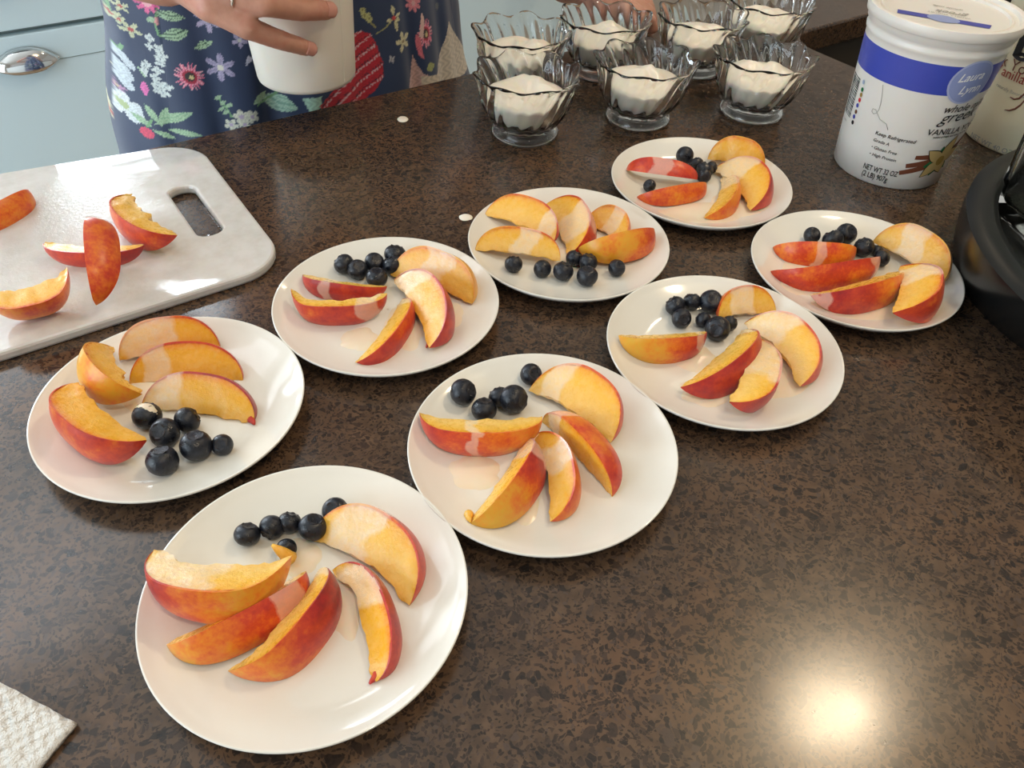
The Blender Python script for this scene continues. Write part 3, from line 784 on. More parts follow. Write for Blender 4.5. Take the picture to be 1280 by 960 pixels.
def berry(ci, px, py, d, label, crown=None, dz=0.0, squash=1.0):
    z = .012
    for _ in range(3):
        p = at(px, py, z); R = d*.5*((p-CAMP).dot(CF))/FPX
        z = surf_plate(ci)(p.x, p.y) - HC + R*.93 + dz
    p = at(px, py, z)
    pr = PROTO[BRND.randrange(3)]
    if not pr[1]: o = pr[0]; pr[1] = True
    else:
        o = pr[0].copy(); COL.objects.link(o)
        for ch in pr[0].children:
            c = ch.copy(); COL.objects.link(c); c.parent = o
    o.location = p; o.scale = (R, R, R*squash)
    if crown is None: crown = (BRND.uniform(-1, 1), BRND.uniform(-1, 1), BRND.uniform(-.2, 1))
    d3 = (CR*crown[0] + CU*crown[1] - CF*crown[2]).normalized()
    o.rotation_euler = d3.to_track_quat('Z', 'Y').to_euler()
    if 'smeared' in label:
        V, F = [], []; n = 20
        for i in range(9):
            a_ = 1.05*i/8
            for k in range(n):
                t = 2*PI*k/n; q = a_*(1+.25*math.sin(3*t+1)*i/8); r = 1.035-.03*(i/8)**3
                V.append((r*math.sin(q)*math.cos(t), r*math.sin(q)*math.sin(t)*.8, .93*r*math.cos(q)))
        for i in range(8):
            for k in range(n): F.append((i*n+k, i*n+(k+1) % n, (i+1)*n+(k+1) % n, (i+1)*n+k))
        sm = mesh('yogurt_smear', V, F, M['sauce'], o); dl = o.rotation_euler.to_matrix().inverted() @ (CU*.8 - CF*.6 - CR*.1); sm.rotation_euler = dl.to_track_quat('Z', 'Y').to_euler()
    tag(o, label, 'blueberry', ['blueberries on the nearest plate', 'blueberries on the far-left plate', 'blueberries on the plate beside the board corner',
        'blueberries on the centre plate', 'blueberries along the front of a plate', 'blueberries on the plate right of centre', 'blueberries on the farthest plate', 'blueberries on the far-right plate'][ci])
    return o
BERRIES = [
 (0, 309, 668, 33, 'leftmost blueberry on the nearest plate, behind the yogurt-coated slice', (.2, .9, .2)), (0, 340, 659, 32, 'blueberry second from left on the nearest plate', (-.3, -.6, .5)), (0, 362, 653, 30, 'third blueberry from left in the row on the nearest plate', (.3, 1, .0)),
 (0, 358, 686, 26, 'small shaded blueberry in front of the others on the nearest plate', (.6, -.1, .8)), (0, 391, 659, 36, 'blueberry touching the half-moon slice on the nearest plate', (.3, .8, .5)), (0, 419, 638, 33, 'rightmost blueberry with open crown facing up on the nearest plate', (-.1, .3, .9)),
 (1, 184, 520, 36, 'blueberry smeared with yogurt on the far-left plate', (0, .9, .3)), (1, 234, 525, 33, 'rear blueberry touching the yellow slice on the far-left plate', (.9, .5, -.2)), (1, 206, 541, 38, 'blueberry in the middle of its group on the far-left plate', (-.2, .2, 1)),
 (1, 245, 557, 40, 'large blueberry second from right on the far-left plate', (.1, .85, .5)), (1, 278, 556, 27, 'smallest rightmost blueberry on the far-left plate', (.1, .1, 1)), (1, 203, 576, 40, 'frontmost blueberry near the rim of the far-left plate', (0, .9, .45)),
 (2, 430, 330, 26, 'leftmost blueberry on the plate beside the board corner', (-.5, .5, .1)), (2, 447, 337, 26, 'second blueberry from left on the plate beside the board corner', (.3, .3, .9)), (2, 468, 328, 25, 'third blueberry from left, rear, on the plate beside the board corner', (.4, .2, .8)),
 (2, 494, 318, 28, 'rearmost right blueberry on the plate beside the board corner', (.2, .9, .3)), (2, 491, 331, 27, 'blueberry below the rearmost right one on the plate beside the board corner', (-.3, .6, .2)), (2, 471, 347, 27, 'frontmost blueberry of six on the plate beside the board corner', (.1, .7, .6)),
 (3, 579, 490, 34, 'lone blueberry at the left edge of the centre plate', (.7, .2, .5)), (3, 664, 468, 28, 'lone rearmost blueberry with a bare crown on the centre plate', (.4, .1, .9)), (3, 642, 499, 37, 'large blueberry in front on the centre plate, crown to the right', (.8, -.1, .6)), (3, 624, 496, 28, 'blueberry half hidden behind the large one on the centre plate', (-.5, .8, -.2)), (3, 605, 512, 32, 'blueberry peeking over the long hooked slice on the centre plate', (.1, .9, .4)),
 (4, 642, 330, 23, 'leftmost of seven blueberries on the front-berry plate', (.1, .9, .2)), (4, 678, 336, 23, 'second blueberry from left along the front-berry plate', (-.3, .3, -.4)), (4, 704, 339, 26, 'third blueberry from left, crowned, along the front-berry plate', (.3, .8, .4)), (4, 718, 323, 22, 'rearmost blueberry between slices on the front-berry plate', (.5, .8, .2)), (4, 735, 328, 24, 'blueberry behind the frontmost one on the front-berry plate', (.2, .8, .5)), (4, 734, 345, 27, 'frontmost blueberry at the rim of the front-berry plate', (0, .7, .6)), (4, 771, 335, 22, 'rightmost blueberry standing apart on the front-berry plate', (.4, .3, .7)),
 (5, 844, 382, 25, 'leftmost rear blueberry on the plate right of centre', (-.5, .6, .1)), (5, 865, 377, 23, 'rear middle blueberry on the plate right of centre', (0, .8, .1)), (5, 889, 377, 30, 'biggest blueberry, rear right, on the plate right of centre', (.1, .2, 1)), (5, 852, 398, 25, 'front left blueberry with round crown on the plate right of centre', (.1, -.2, 1)), (5, 879, 400, 20, 'small blueberry in the heap middle on the plate right of centre', (-.4, .4, -.3)), (5, 897, 411, 32, 'frontmost big blueberry on the plate right of centre', (-.4, -.2, .9)), (5, 912, 404, 20, 'small rightmost blueberry half hidden on the plate right of centre', (.7, .6, .0)),
 (6, 856, 194, 22, 'rearmost lone blueberry on the farthest plate', (.1, .5, -.4)), (6, 870, 205, 19, 'blueberry at the left of the heap on the farthest plate', (-.2, .9, .1)), (6, 881, 212, 22, 'top blueberry of the heap on the farthest plate', (.4, .7, .3)), (6, 880, 220, 18, 'front blueberry of the heap on the farthest plate', (0, -.4, .6)), (6, 890, 209, 15, 'small right blueberry of the heap on the farthest plate', (.9, .3, .2)), (6, 812, 232, 16, 'lone blueberry at the left front of the farthest plate', (-.4, .3, .7)),
 (7, 1015, 294, 21, 'leftmost blueberry on the far-right plate', (.2, .3, .9)), (7, 1041, 299, 26, 'second blueberry from left on the far-right plate', (-.3, .9, .0)), (7, 1058, 292, 26, 'rearmost blueberry with pale crown on the far-right plate', (.3, .2, .9)), (7, 1080, 309, 25, 'blueberry resting on the long slice of the far-right plate', (-.4, .6, .2)), (7, 1096, 313, 15, 'tiny blueberry half hidden on the far-right plate', (.2, .9, .2)), (7, 1102, 323, 21, 'frontmost right blueberry on the far-right plate', (-.5, .2, -.3))]
for b_ in BERRIES: berry(*b_)

# ================================================================== thinned yogurt on plates and worktop
def blob(name, surf, pts, label, cat, mat, th=.0011, seed=0, wob=.18, group=None):
    """low domed pool; pts: list of (px, py, rx, ry) picture ellipses joined by their outline"""
    px, py, rx, ry = pts
    c = at(px, py, .006); ex = at(px+rx, py, .006)-c; ey = at(px, py-ry, .006)-c
    n, rings = 44, 6; V = []; F = []
    for i in range(rings+1):
        q = i/rings
        for k in range(n):
            t = 2*PI*k/n
            rr = q*(1 + wob*noise.noise(Vector((math.cos(t)*1.4+seed*7, math.sin(t)*1.4, seed)))*1.5 + wob*.4*noise.noise(Vector((math.cos(t)*4+seed, math.sin(t)*4, 3))))
            p = c + ex*(rr*math.cos(t)) + ey*(rr*math.sin(t))
            z = surf(p.x, p.y) + th*(1-q**4) + .00005*(1-q)
            V.append(Vector((p.x-c.x, p.y-c.y, z-HC)))
    for i in range(rings):
        for k in range(n): F.append((i*n+k, i*n+(k+1) % n, (i+1)*n+(k+1) % n, (i+1)*n+k))
    F.append(tuple(range(n)))
    o = mesh(name, V, F, mat); o.location = (c.x, c.y, HC)
    return tag(o, label, cat, group)
YG = 'yogurt smears on the plates'
for i, (ci, e, lab) in enumerate([
    (0, (375, 694, 26, 22), 'yogurt smear under the berries on the nearest plate'),
    (0, (432, 752, 22, 40), 'yogurt smear between the two right slices on the nearest plate'),
    (1, (186, 492, 40, 22), 'yogurt smear at the middle of the far-left plate'),
    (2, (450, 424, 24, 14), 'yogurt pool between two red slices on the plate beside the board corner'),
    (2, (505, 408, 26, 26), 'yogurt smear under the orange slice on the plate beside the board corner'),
    (2, (560, 392, 22, 18), 'yogurt spot at the right of the plate beside the board corner'),
    (3, (594, 590, 34, 22), 'cream pool at the left of the centre plate'),
    (3, (655, 628, 18, 28), 'yogurt smear between front slices on the centre plate'),
    (4, (712, 322, 30, 16), 'yogurt smear in the middle of the front-berry plate'),
    (5, (884, 488, 36, 18), 'yogurt pool at the front of the plate right of centre'),
    (5, (980, 472, 32, 26), 'yogurt pool under the half-moon on the plate right of centre'),
    (5, (868, 446, 24, 16), 'yogurt streak between the red slices on the plate right of centre'),
    (6, (880, 266, 52, 14), 'wide cream pool at the front of the farthest plate'),
    (6, (925, 252, 36, 20), 'cream pool at the right of the farthest plate'),
    (7, (1080, 382, 62, 16), 'wide cream pool at the front of the far-right plate'),
    (7, (1000, 345, 28, 26), 'cream smear at the left of the far-right plate'),
    (7, (1140, 362, 34, 22), 'cream pool at the right of the far-right plate')]):
    blob('yogurt_smear', S[ci], e, lab, 'yogurt', M['sauce'], seed=i+1, group=YG)
flat = lambda x, y: HC
blob('yogurt_drop', flat, (503, 142, 7, 3.6), 'small white yogurt drop on the worktop below the cup', 'yogurt', M['yogurt'], seed=31, wob=.06, th=.0014)
blob('yogurt_drop', flat, (582, 264, 8.5, 4.2), 'white yogurt drop on the worktop left of the front-berry plate', 'yogurt', M['yogurt'], seed=32, wob=.06, th=.0014)
blob('peel_scrap', S[4], (792, 263, 3.5, 2.5), 'tiny dark red peel scrap on the front-berry plate rim', 'peel', M['peel'], seed=33, wob=.5, th=.0009)
tagged = blob('juice_drop', flat, (263, 289, 8, 4.5), 'clear juice drop on the worktop inside the board handle hole', 'drop', M['glass'], seed=34, wob=.08, th=.0016)
# ================================================================== swirled glass dishes with yogurt
def dish_geo():
    n = 180; NF = 20; NL = 8
    def wob(t, z, s):
        q = min(1, max(0, (z-.012)/.02)); top = min(1, max(0, (z-.040)/.020))
        fl = math.cos(NF*(t - 9.0*z)); sc = math.cos(NL*(t - 9.0*z) + .6)
        return (1 + s*.055*q*fl*(1-.8*top)) , .0026*top**1.6*sc, .0022*top**1.6*sc
    def outer(t, i, r, z):
        m, dr, dz = wob(t, z, 1); return r*m*(1-.10*min(1, max(0, (z-.010)/.05))) + dr, z + dz
    def inner(t, i, r, z):
        m, dr, dz = wob(t, z, .0); return r*m*(1-.10*min(1, max(0, (z-.010)/.05))) + dr, z + dz
    po = [(.0004, .0078), (.018, .0070), (.025, .0045), (.0285, .0012), (.0300, .0), (.0325, .0008), (.0335, .003), (.0325, .0058), (.0300, .0078), (.0288, .0092), (.0305, .0115), (.0338, .015), (.0375, .020), (.0410, .026), (.0437, .032), (.0460, .038), (.0480, .044), (.0500, .050), (.0522, .055), (.0545, .0588), (.0560, .0605)]
    pi = [(.0562, .0618), (.0550, .0622), (.0528, .0600), (.0500, .0560), (.0478, .0508), (.0456, .0445), (.0436, .0385), (.0412, .0325), (.0384, .0265), (.0345, .0205), (.0290, .0158), (.0200, .0135), (.0100, .0128), (.0004, .0126)]
    Vo, Fo = lathe(po, n, fn=outer)
    Vi, Fi = lathe(pi, n, fn=inner)
    off = len(Vo); F = list(Fo) + [tuple(q+off for q in f) for f in Fi]
    a = (len(po)-1)*n
    for k in range(n): F.append((a+k, a+(k+1) % n, off+(k+1) % n, off+k))
    F.append(tuple(off+(len(pi)-1)*n+k for k in range(n)))
    return Vo+Vi, F
def yog_geo(seed, lift):
    n = 72; prof = [(.0004, .0131), (.0100, .0133), (.0195, .0141), (.0280, .0165), (.0332, .0210), (.0370, .0268), (.0394, .0322), (.0408, .0352), (.0417, .0378), (.0408, .0392)]
    V = []; F = []
    for i, (r, z) in enumerate(prof):
        for k in range(n):
            t = 2*PI*k/n; r_ = (r + .0007*(i > 1))*(1-.10*min(1, max(0, (z-.010)/.05))); V.append((r_*math.cos(t), r_*math.sin(t), z + .0003 + (.002*noise.noise(Vector((math.cos(t)*1.3+seed, math.sin(t)*1.3, seed*2.1))) if i >= 9 else 0)))
    top = 9
    for i in range(1, top+1):
        q = 1 - i/top
        for k in range(n):
            t = 2*PI*k/n; x, y = q*math.cos(t), q*math.sin(t); r = .0400*q
            s = Vector((x*1.5+seed*3.3, y*1.5, seed))
            z = .0395 + lift*(1-q*q) + .010*noise.noise(s)*(1-q**3) + .004*noise.noise(s*3)*(1-q**3) + .002*noise.noise(Vector((math.cos(t)*1.3+seed, math.sin(t)*1.3, seed*2.1)))*q
            V.append((max(r, .0003)*math.cos(t), max(r, .0003)*math.sin(t), z))
    L = len(prof)+top
    for i in range(L-1):
        for k in range(n): F.append((i*n+k, i*n+(k+1) % n, (i+1)*n+(k+1) % n, (i+1)*n+k))
    F.append(tuple(range(n-1, -1, -1))); F.append(tuple((L-1)*n+k for k in range(n)))
    return V, F
DISHES = [((.440, .603), .006, 'front left of the seven dishes, nearest the white yogurt drop'), ((.496, .694), .008, 'directly behind the front left dish, beside the dress'),
           ((.602, .684), .009, 'back row, second from left'), ((.561, .571), .008, 'front row, middle, before the farthest plate'),
           ((.703, .637), .006, 'back row, behind the gap of the two right front dishes'), ((.677, .521), .007, 'front row, right, nearest the yogurt tubs'),
           ((.810, .633), .010, 'rearmost at right, cut by the top picture edge')]
dmesh = None
for i, ((px, py), lift, lab) in enumerate(DISHES):
    p = Vector((px, py))
    if dmesh is None:
        V, F = dish_geo(); d = mesh('glass_dish', V, F, M['glass'], sharp=70); dmesh = d
    else:
        d = dmesh.copy(); COL.objects.link(d)
    d.location = (p.x, p.y, HC); d.rotation_euler = (0, 0, .37*i)
    tag(d, 'swirled glass dish, ' + lab, 'dish', 'swirled glass dessert dishes')
    V, F = yog_geo(i*1.7+.4, lift)
    y = mesh('yogurt_serving', V, F, M['yogurt']); y.location = (p.x, p.y, HC); y.rotation_euler = (0, 0, i*1.1)
    tag(y, 'yogurt in the dish ' + lab, 'yogurt', 'yogurt servings in glass dishes')

# ================================================================== tubs: printing wrapped on a cone
class Cone:
    def __init__(s, cx, cy, r0, slope): s.cx, s.cy, s.r0, s.k = cx, cy, r0, slope
    def r(s, z): return s.r0 + s.k*z
    def hit(s, px, py):
        d = ray(px, py); best = 1e9
        for i in range(2400):
            p = CAMP + d*(.45 + i*.0004); q = math.hypot(p.x-s.cx, p.y-s.cy) - s.r(p.z-HC)
            if q < best: best = q; lo = p
            if q < 0: break
        return math.atan2(lo.y-s.cy, lo.x-s.cx), lo.z-HC
    def pt(s, th, z, off=.0003):
        r = s.r(z)+off; return Vector((r*math.cos(th), r*math.sin(th), z))
def text_geo(txt, shear=0.0, bold=0.0):
    cu = bpy.data.curves.new('t', 'FONT'); cu.body = txt; cu.shear = shear; cu.offset = bold; cu.size = 1.0; cu.resolution_u = 3
    o = bpy.data.objects.new('t', cu); COL.objects.link(o)
    dg = bpy.context.evaluated_depsgraph_get(); dg.update()
    me = bpy.data.meshes.new_from_object(o.evaluated_get(dg))
    V = [v.co.copy() for v in me.vertices]; F = [tuple(p.vertices) for p in me.polygons]
    bpy.data.objects.remove(o); bpy.data.curves.remove(cu); bpy.data.meshes.remove(me)
    return V, F
def wrap_text(cone, parent, name, txt, px, cap, mat, shear=0.0, bold=0.0, width=None, align='L', rise=0.0, off=.0007, wscale=1.0):
    """px: picture point of the baseline start; cap: capital height in metres; rise: slope of the baseline"""
    V, F = text_geo(txt, shear, bold)
    th0, z0 = cone.hit(*px) if len(px) == 2 else px[:2]
    sc = cap/.72; x1 = max(v.x for v in V)
    sx = sc*wscale if width is None else width/x1
    shift = {'L': 0, 'R': x1*sx, 'C': x1*sx/2}[align]
    out = []
    for v in V:
        a = v.x*sx - shift; b = v.y*sc + a*rise
        out.append(cone.pt(th0 + a/cone.r(z0), z0+b, off))
    return mesh(name, out, F, mat, parent, smooth=False)
def join_polys(cone, parent, name, polys, mat, off):
    """flat printed shapes laid on the cone; each (th0, z0, outline in metres), filled by rings so that they follow the curve"""
    V = []; F = []; R_ = 5
    for th0, z0, pts in polys:
        n = len(pts); c = (sum(p[0] for p in pts)/n, sum(p[1] for p in pts)/n); b = len(V)
        for i in range(R_+1):
            q = max(i/R_, .002)
            for x, y in pts:
                xx, yy = c[0]+(x-c[0])*q, c[1]+(y-c[1])*q; V.append(cone.pt(th0 + xx/cone.r(z0), z0+yy, off))
        for i in range(R_):
            for k in range(n): F.append((b+i*n+k, b+i*n+(k+1) % n, b+(i+1)*n+(k+1) % n, b+(i+1)*n+k))
    return mesh(name, V, F, mat, parent, smooth=False)
def wrap_poly(cone, parent, name, th0, z0, pts, mat, off=.0003):
    return join_polys(cone, parent, name, [(th0, z0, pts)], mat, off)
def ell(cx, cy, rx, ry, rot=0, n=28):
    c, s = math.cos(rot), math.sin(rot)
    return [(cx + rx*math.cos(2*PI*i/n)*c - ry*math.sin(2*PI*i/n)*s, cy + rx*math.cos(2*PI*i/n)*s + ry*math.sin(2*PI*i/n)*c) for i in range(n)]
def stick(x0, y0, x1, y1, w, m=8):
    d = Vector((x1-x0, y1-y0)).normalized(); nx, ny = -d.y*w/2, d.x*w/2
    A = [(x0+(x1-x0)*i/m+nx*(1-.3*i/m), y0+(y1-y0)*i/m+ny*(1-.3*i/m)) for i in range(m+1)]
    B = [(x0+(x1-x0)*i/m-nx*(1-.3*i/m), y0+(y1-y0)*i/m-ny*(1-.3*i/m)) for i in range(m, -1, -1)]
    return A + B
def petal(cx, cy, ang, L, w, n=8):
    d = (math.cos(ang), math.sin(ang)); e = (-d[1], d[0]); P = []
    for i in range(n+1):
        t = i/n; q = w*math.sin(PI*t**.8)*.5; P.append((cx + d[0]*L*t + e[0]*q, cy + d[1]*L*t + e[1]*q))
    for i in range(n-1, 0, -1):
        t = i/n; q = -w*math.sin(PI*t**.8)*.5; P.append((cx + d[0]*L*t + e[0]*q, cy + d[1]*L*t + e[1]*q))
    return P

def big_tub():
    rot = lambda x, y: (Matrix.Rotation(-YAW, 2) @ Vector((x, y)))
    c = rot(.353, .717)
    C = Cone(c.x, c.y, .0495, .0098/.135)
    root = empty('yogurt_tub', (c.x, c.y, HC))
    body = [(.0005, .003), (.042, .003), (.0445, .0), (C.r(0)-.0012, .0), (C.r(.001), .0012)]
    for z in (.03, .06, .09, .118): body.append((C.r(z), z))
    body += [(C.r(.122), .122), (C.r(.1225)+.0010, .1235), (C.r(.126)+.0012, .1262), (C.r(.128)+.0002, .1275), (C.r(.131)+.0004, .131),
             (C.r(.132)+.0018, .1325), (C.r(.134)+.0020, .136), (C.r(.136)+.0028, .1375)]
    V, F = lathe(body, 96); mesh('tub_body', V, F, M['tub'], root, sharp=50)
    rr = C.r(.14)
    V, F = lathe([(.0005, .1378), (rr+.0022, .1378), (rr+.0030, .1372), (rr+.0038, .1380), (rr+.0042, .1420), (rr+.0034, .1455), (rr+.0012, .1462), (rr-.0014, .1452), (rr-.0026, .1425), (rr-.0060, .1418), (rr-.0072, .1432), (rr-.0088, .1432), (rr-.0098, .1412), (.0005, .1412)], 96)
    V2, F2 = V, F
    mesh('lid', V2, F2, M['tub'], root, sharp=45)
    # printed top of the lid
    tp = .14135
    def flat_poly(nm, pts, mat, z, par=root):
        n = len(pts); return mesh(nm, [(x, y, z) for x, y in pts], [tuple(range(n))], mat, par, smooth=False)
    view = math.atan2(c.y, c.x)          # direction away from the viewer
    def dirp(a, b): return (a*math.cos(view-PI/2) - b*math.sin(view-PI/2), a*math.sin(view-PI/2) + b*math.cos(view-PI/2))
    def trot(txt, a, b, h, mat, nm, shear=.25):
        V, F = text_geo(txt, shear, .01); xm = (max(v.x for v in V))/2
        out = []
        for v in V:
            q = dirp(a - (v.x-xm)*h/.72, b - v.y*h/.72); out.append((q[0], q[1], tp+.0004))
        mesh(nm, out, F, mat, root, smooth=False)
    flat_poly('lid_stripe', [dirp(*q) for q in ((-.036, -.028), (.036, -.024), (.037, -.014), (-.037, -.018))], M['indigo'], tp+.0002)
    flat_poly('lid_badge', [dirp(*q) for q in ell(.0, -.021, .013, .009)], M['badge'], tp+.0003)
    trot('greek', .004, .002, .008, M['gray'], 'lid_lettering')
    trot('whole milk', .0, .013, .004, M['gray'], 'lid_lettering')
    trot('VANILLA YOGURT', .003, -.007, .003, M['gray'], 'lid_lettering', 0)
    # blue band
    z0, z1 = .0925, .1175; V = []; F = []; n = 96
    for k in range(n):
        t = 2*PI*k/n; V += [C.pt(t, z0, .00015), C.pt(t, z1, .00015)]
    for k in range(n): F.append((2*k, 2*((k+1) % n), 2*((k+1) % n)+1, 2*k+1))
    mesh('label_band', V, F, M['blue'], root)
    bt, bz = C.hit(1214, 103)
    wrap_poly(C, root, 'badge_rim', bt, bz, ell(0, 0, .0200, .0186, .35), M['badge_ring'], .0004)
    wrap_poly(C, root, 'badge', bt, bz, ell(0, 0, .0184, .0171, .35), M['badge'], .0006)
    wrap_text(C, root, 'badge_lettering', 'Laura', (bt-.24, bz+.0005, 0), .0072, M['white'], .35, .012, rise=.12, off=.0008)
    wrap_text(C, root, 'badge_lettering', 'Lynn', (bt-.15, bz-.0100, 0), .0072, M['white'], .35, .012, rise=.12, off=.0008)
    L = lambda *a, **k: wrap_text(C, root, 'label_lettering', *a, **k)
    L('whole milk', (1177, 141), .0072, M['ink'], .3, .004, rise=.05)
    L('greek', (1172, 154), .0108, M['ink'], .4, .0, rise=.08, wscale=1.05)
    L('VANILLA YOGURT', (1157, 168.5), .0058, M['ink'], .1, .008, rise=.03)
    L('WITH OTHER NATURAL FLAVORS', (1165, 173), .0018, M['ink'], .1, .02, rise=.03)
    L('Keep Refrigerated', (1094, 167), .0034, M['ink'], .15, .010)
    L('Grade A', (1091.5, 175.5), .0030, M['ink'], .15, .004)
    L('• Gluten Free', (1089, 184), .0030, M['ink'], .15, .004)
    L('• High Protein', (1086.5, 192.5), .0030, M['ink'], .15, .004)
    L('NET WT 32 OZ', (1079, 209), .0054, M['ink'], 0, .010, wscale=.60)
    L('(2 LB) 907g', (1077, 217.5), .0054, M['ink'], 0, .010, wscale=.66)
    # bar code
    ta, za = C.hit(1077, 101); tb, zb = C.hit(1063.5, 148)
    rnd = random.Random(3); polys = []; z = zb
    wth = .019
    while z < za:
        h = rnd.choice((.0003, .0006, .0009, .0012)); polys.append(((ta+tb)/2-.01, z, [(-wth, 0), (-.001, 0), (-.001, h), (-wth, h)])); z += h + rnd.choice((.0004, .0006, .0009))
    join_polys(C, root, 'bar_code', polys, M['ink'], .0003)
    wrap_text(C, root, 'label_lettering', '36800', ((ta+tb)/2-.26, zb-.006, 0), .0022, M['gray'])
    for (px, py), mt in zip([(1080, 102.5), (1078.3, 112), (1077, 118.5), (1075, 125), (1072.4, 131.6), (1070.4, 139.6), (1068.1, 145.6), (1066.3, 152.8)],
                            ('pale', 'green', 'gold', 'red', 'indigo', 'brown', 'indigo', 'ink')):
        t, z = C.hit(px, py); wrap_poly(C, root, 'colour_dot', t, z, ell(0, 0, .0018, .0020, n=14), M[mt], .0004)
    # thin looping line
    pts = [(1104, 106), (1103.5, 114), (1102.5, 122), (1101, 130), (1099, 137), (1096, 141), (1092, 142), (1090, 139), (1091.5, 135.5), (1095, 137), (1097, 142), (1100, 149), (1104, 152), (1108, 155), (1110, 162)]
    uv = [C.hit(*q) for q in pts]
    tube('looping_line', [C.pt(t, z, .0002) for t, z in uv], .00028, M['gray'], root, 6)
    # vanilla flower with pods
    ft, fz = C.hit(1174, 200)
    polys = [(ft, fz, stick(-.006, -.003, -.034, -.0125, .0062)), (ft, fz, stick(-.006, .001, -.031, -.005, .0062)), (ft, fz, stick(-.006, .005, -.026, .004, .0055)), (ft, fz, stick(.004, .004, .036, .026, .0065))]
    join_polys(C, root, 'vanilla_pods', polys, M['brown'], .0003)
    polys = [(ft, fz, petal(0, 0, a, l*1.25, .0085)) for a, l in ((-1.9, .013), (.2, .012), (1.8, .012), (-2.8, .013), (-.7, .012))]
    join_polys(C, root, 'printed_leaves', polys, M['green'], .00042)
    pet = ((1.25, .021), (2.55, .017), (-2.3, .018), (.45, .019), (-1.1, .013))
    join_polys(C, root, 'petal_outline', [(ft, fz, petal(0, 0, a, l*1.15+.0010, .0120)) for a, l in pet], M['ink'], .00054)
    join_polys(C, root, 'printed_petals', [(ft, fz, petal(0, 0, a, l*1.15, .0104)) for a, l in pet], M['tan'], .00066)
    wrap_poly(C, root, 'flower_heart', ft, fz, ell(0, 0, .0042, .0048), M['gold'], .0008)
    tag(root, 'white yogurt tub with blue band and vanilla flower print', 'tub', 'yogurt tubs')
big_tub()
def second_tub():
    b = at(1262, 197, 0); dv = Vector((b.x, b.y)).normalized()
    c = Vector((b.x, b.y)) + dv*.056
    C = Cone(c.x, c.y, .0565, .006/.15)
    root = empty('yogurt_tub', (c.x, c.y, HC))
    body = [(.0005, .003), (.050, .003), (.0525, .0), (.0555, .0012)] + [(C.r(z), z) for z in (.003, .04, .08, .12, .150)] + [(C.r(.152)+.002, .152), (C.r(.156)+.002, .1555)]
    V, F = lathe(body, 80); mesh('tub_body', V, F, M['cream'], root, sharp=50)
    r = C.r(.157)
    V, F = lathe([(.0005, .1558), (r+.0025, .1558), (r+.0045, .157), (r+.0045, .163), (r+.0025, .165), (r-.001, .1645), (r-.003, .162), (.0005, .162)], 80); mesh('lid', V, F, M['cream'], root, sharp=45)
    L = lambda *a, **k: wrap_text(C, root, 'label_lettering', *a, **k)
    L('b', (1266, 68), .030, M['ink'], 0, .05)
    L('Yogurt', (1262, 86), .0105, M['brown'], 0, .0)
    L('Whole Milk', (1258, 83.5), .0105, M['brown'], 0, 0, align='R')
    L('anilla', (1252, 93), .0092, M['redink'], 0, .0)
    L('V', (1250, 92.5), .0092, M['redink'], 0, .0, align='R')
    L('naturally flavored', (1246, 107), .0032, M['gray'], 0, .0)
    L('NET WT 40 OZ (2.5 LB) 1.13kg', (1214, 170), .0050, M['gray'], 0, .008)
    for q in ([(1263, 121), (1268, 124), (1274, 123), (1280, 118), (1286, 112)], [(1256, 137), (1262, 138), (1269, 136), (1276, 131), (1284, 122)]):
        uv = [C.hit(*p) for p in q]
        uv = [u for u in uv if u]
        tube('printed_swirl', [C.pt(t, z, .0002) for t, z in uv], [.0004, .0009, .0010, .0009, .0006][:len(uv)], M['brown'], root, 6)
    tag(root, 'cream yogurt tub cut by the right picture edge, behind the blue-banded tub', 'tub', 'yogurt tubs')
second_tub()

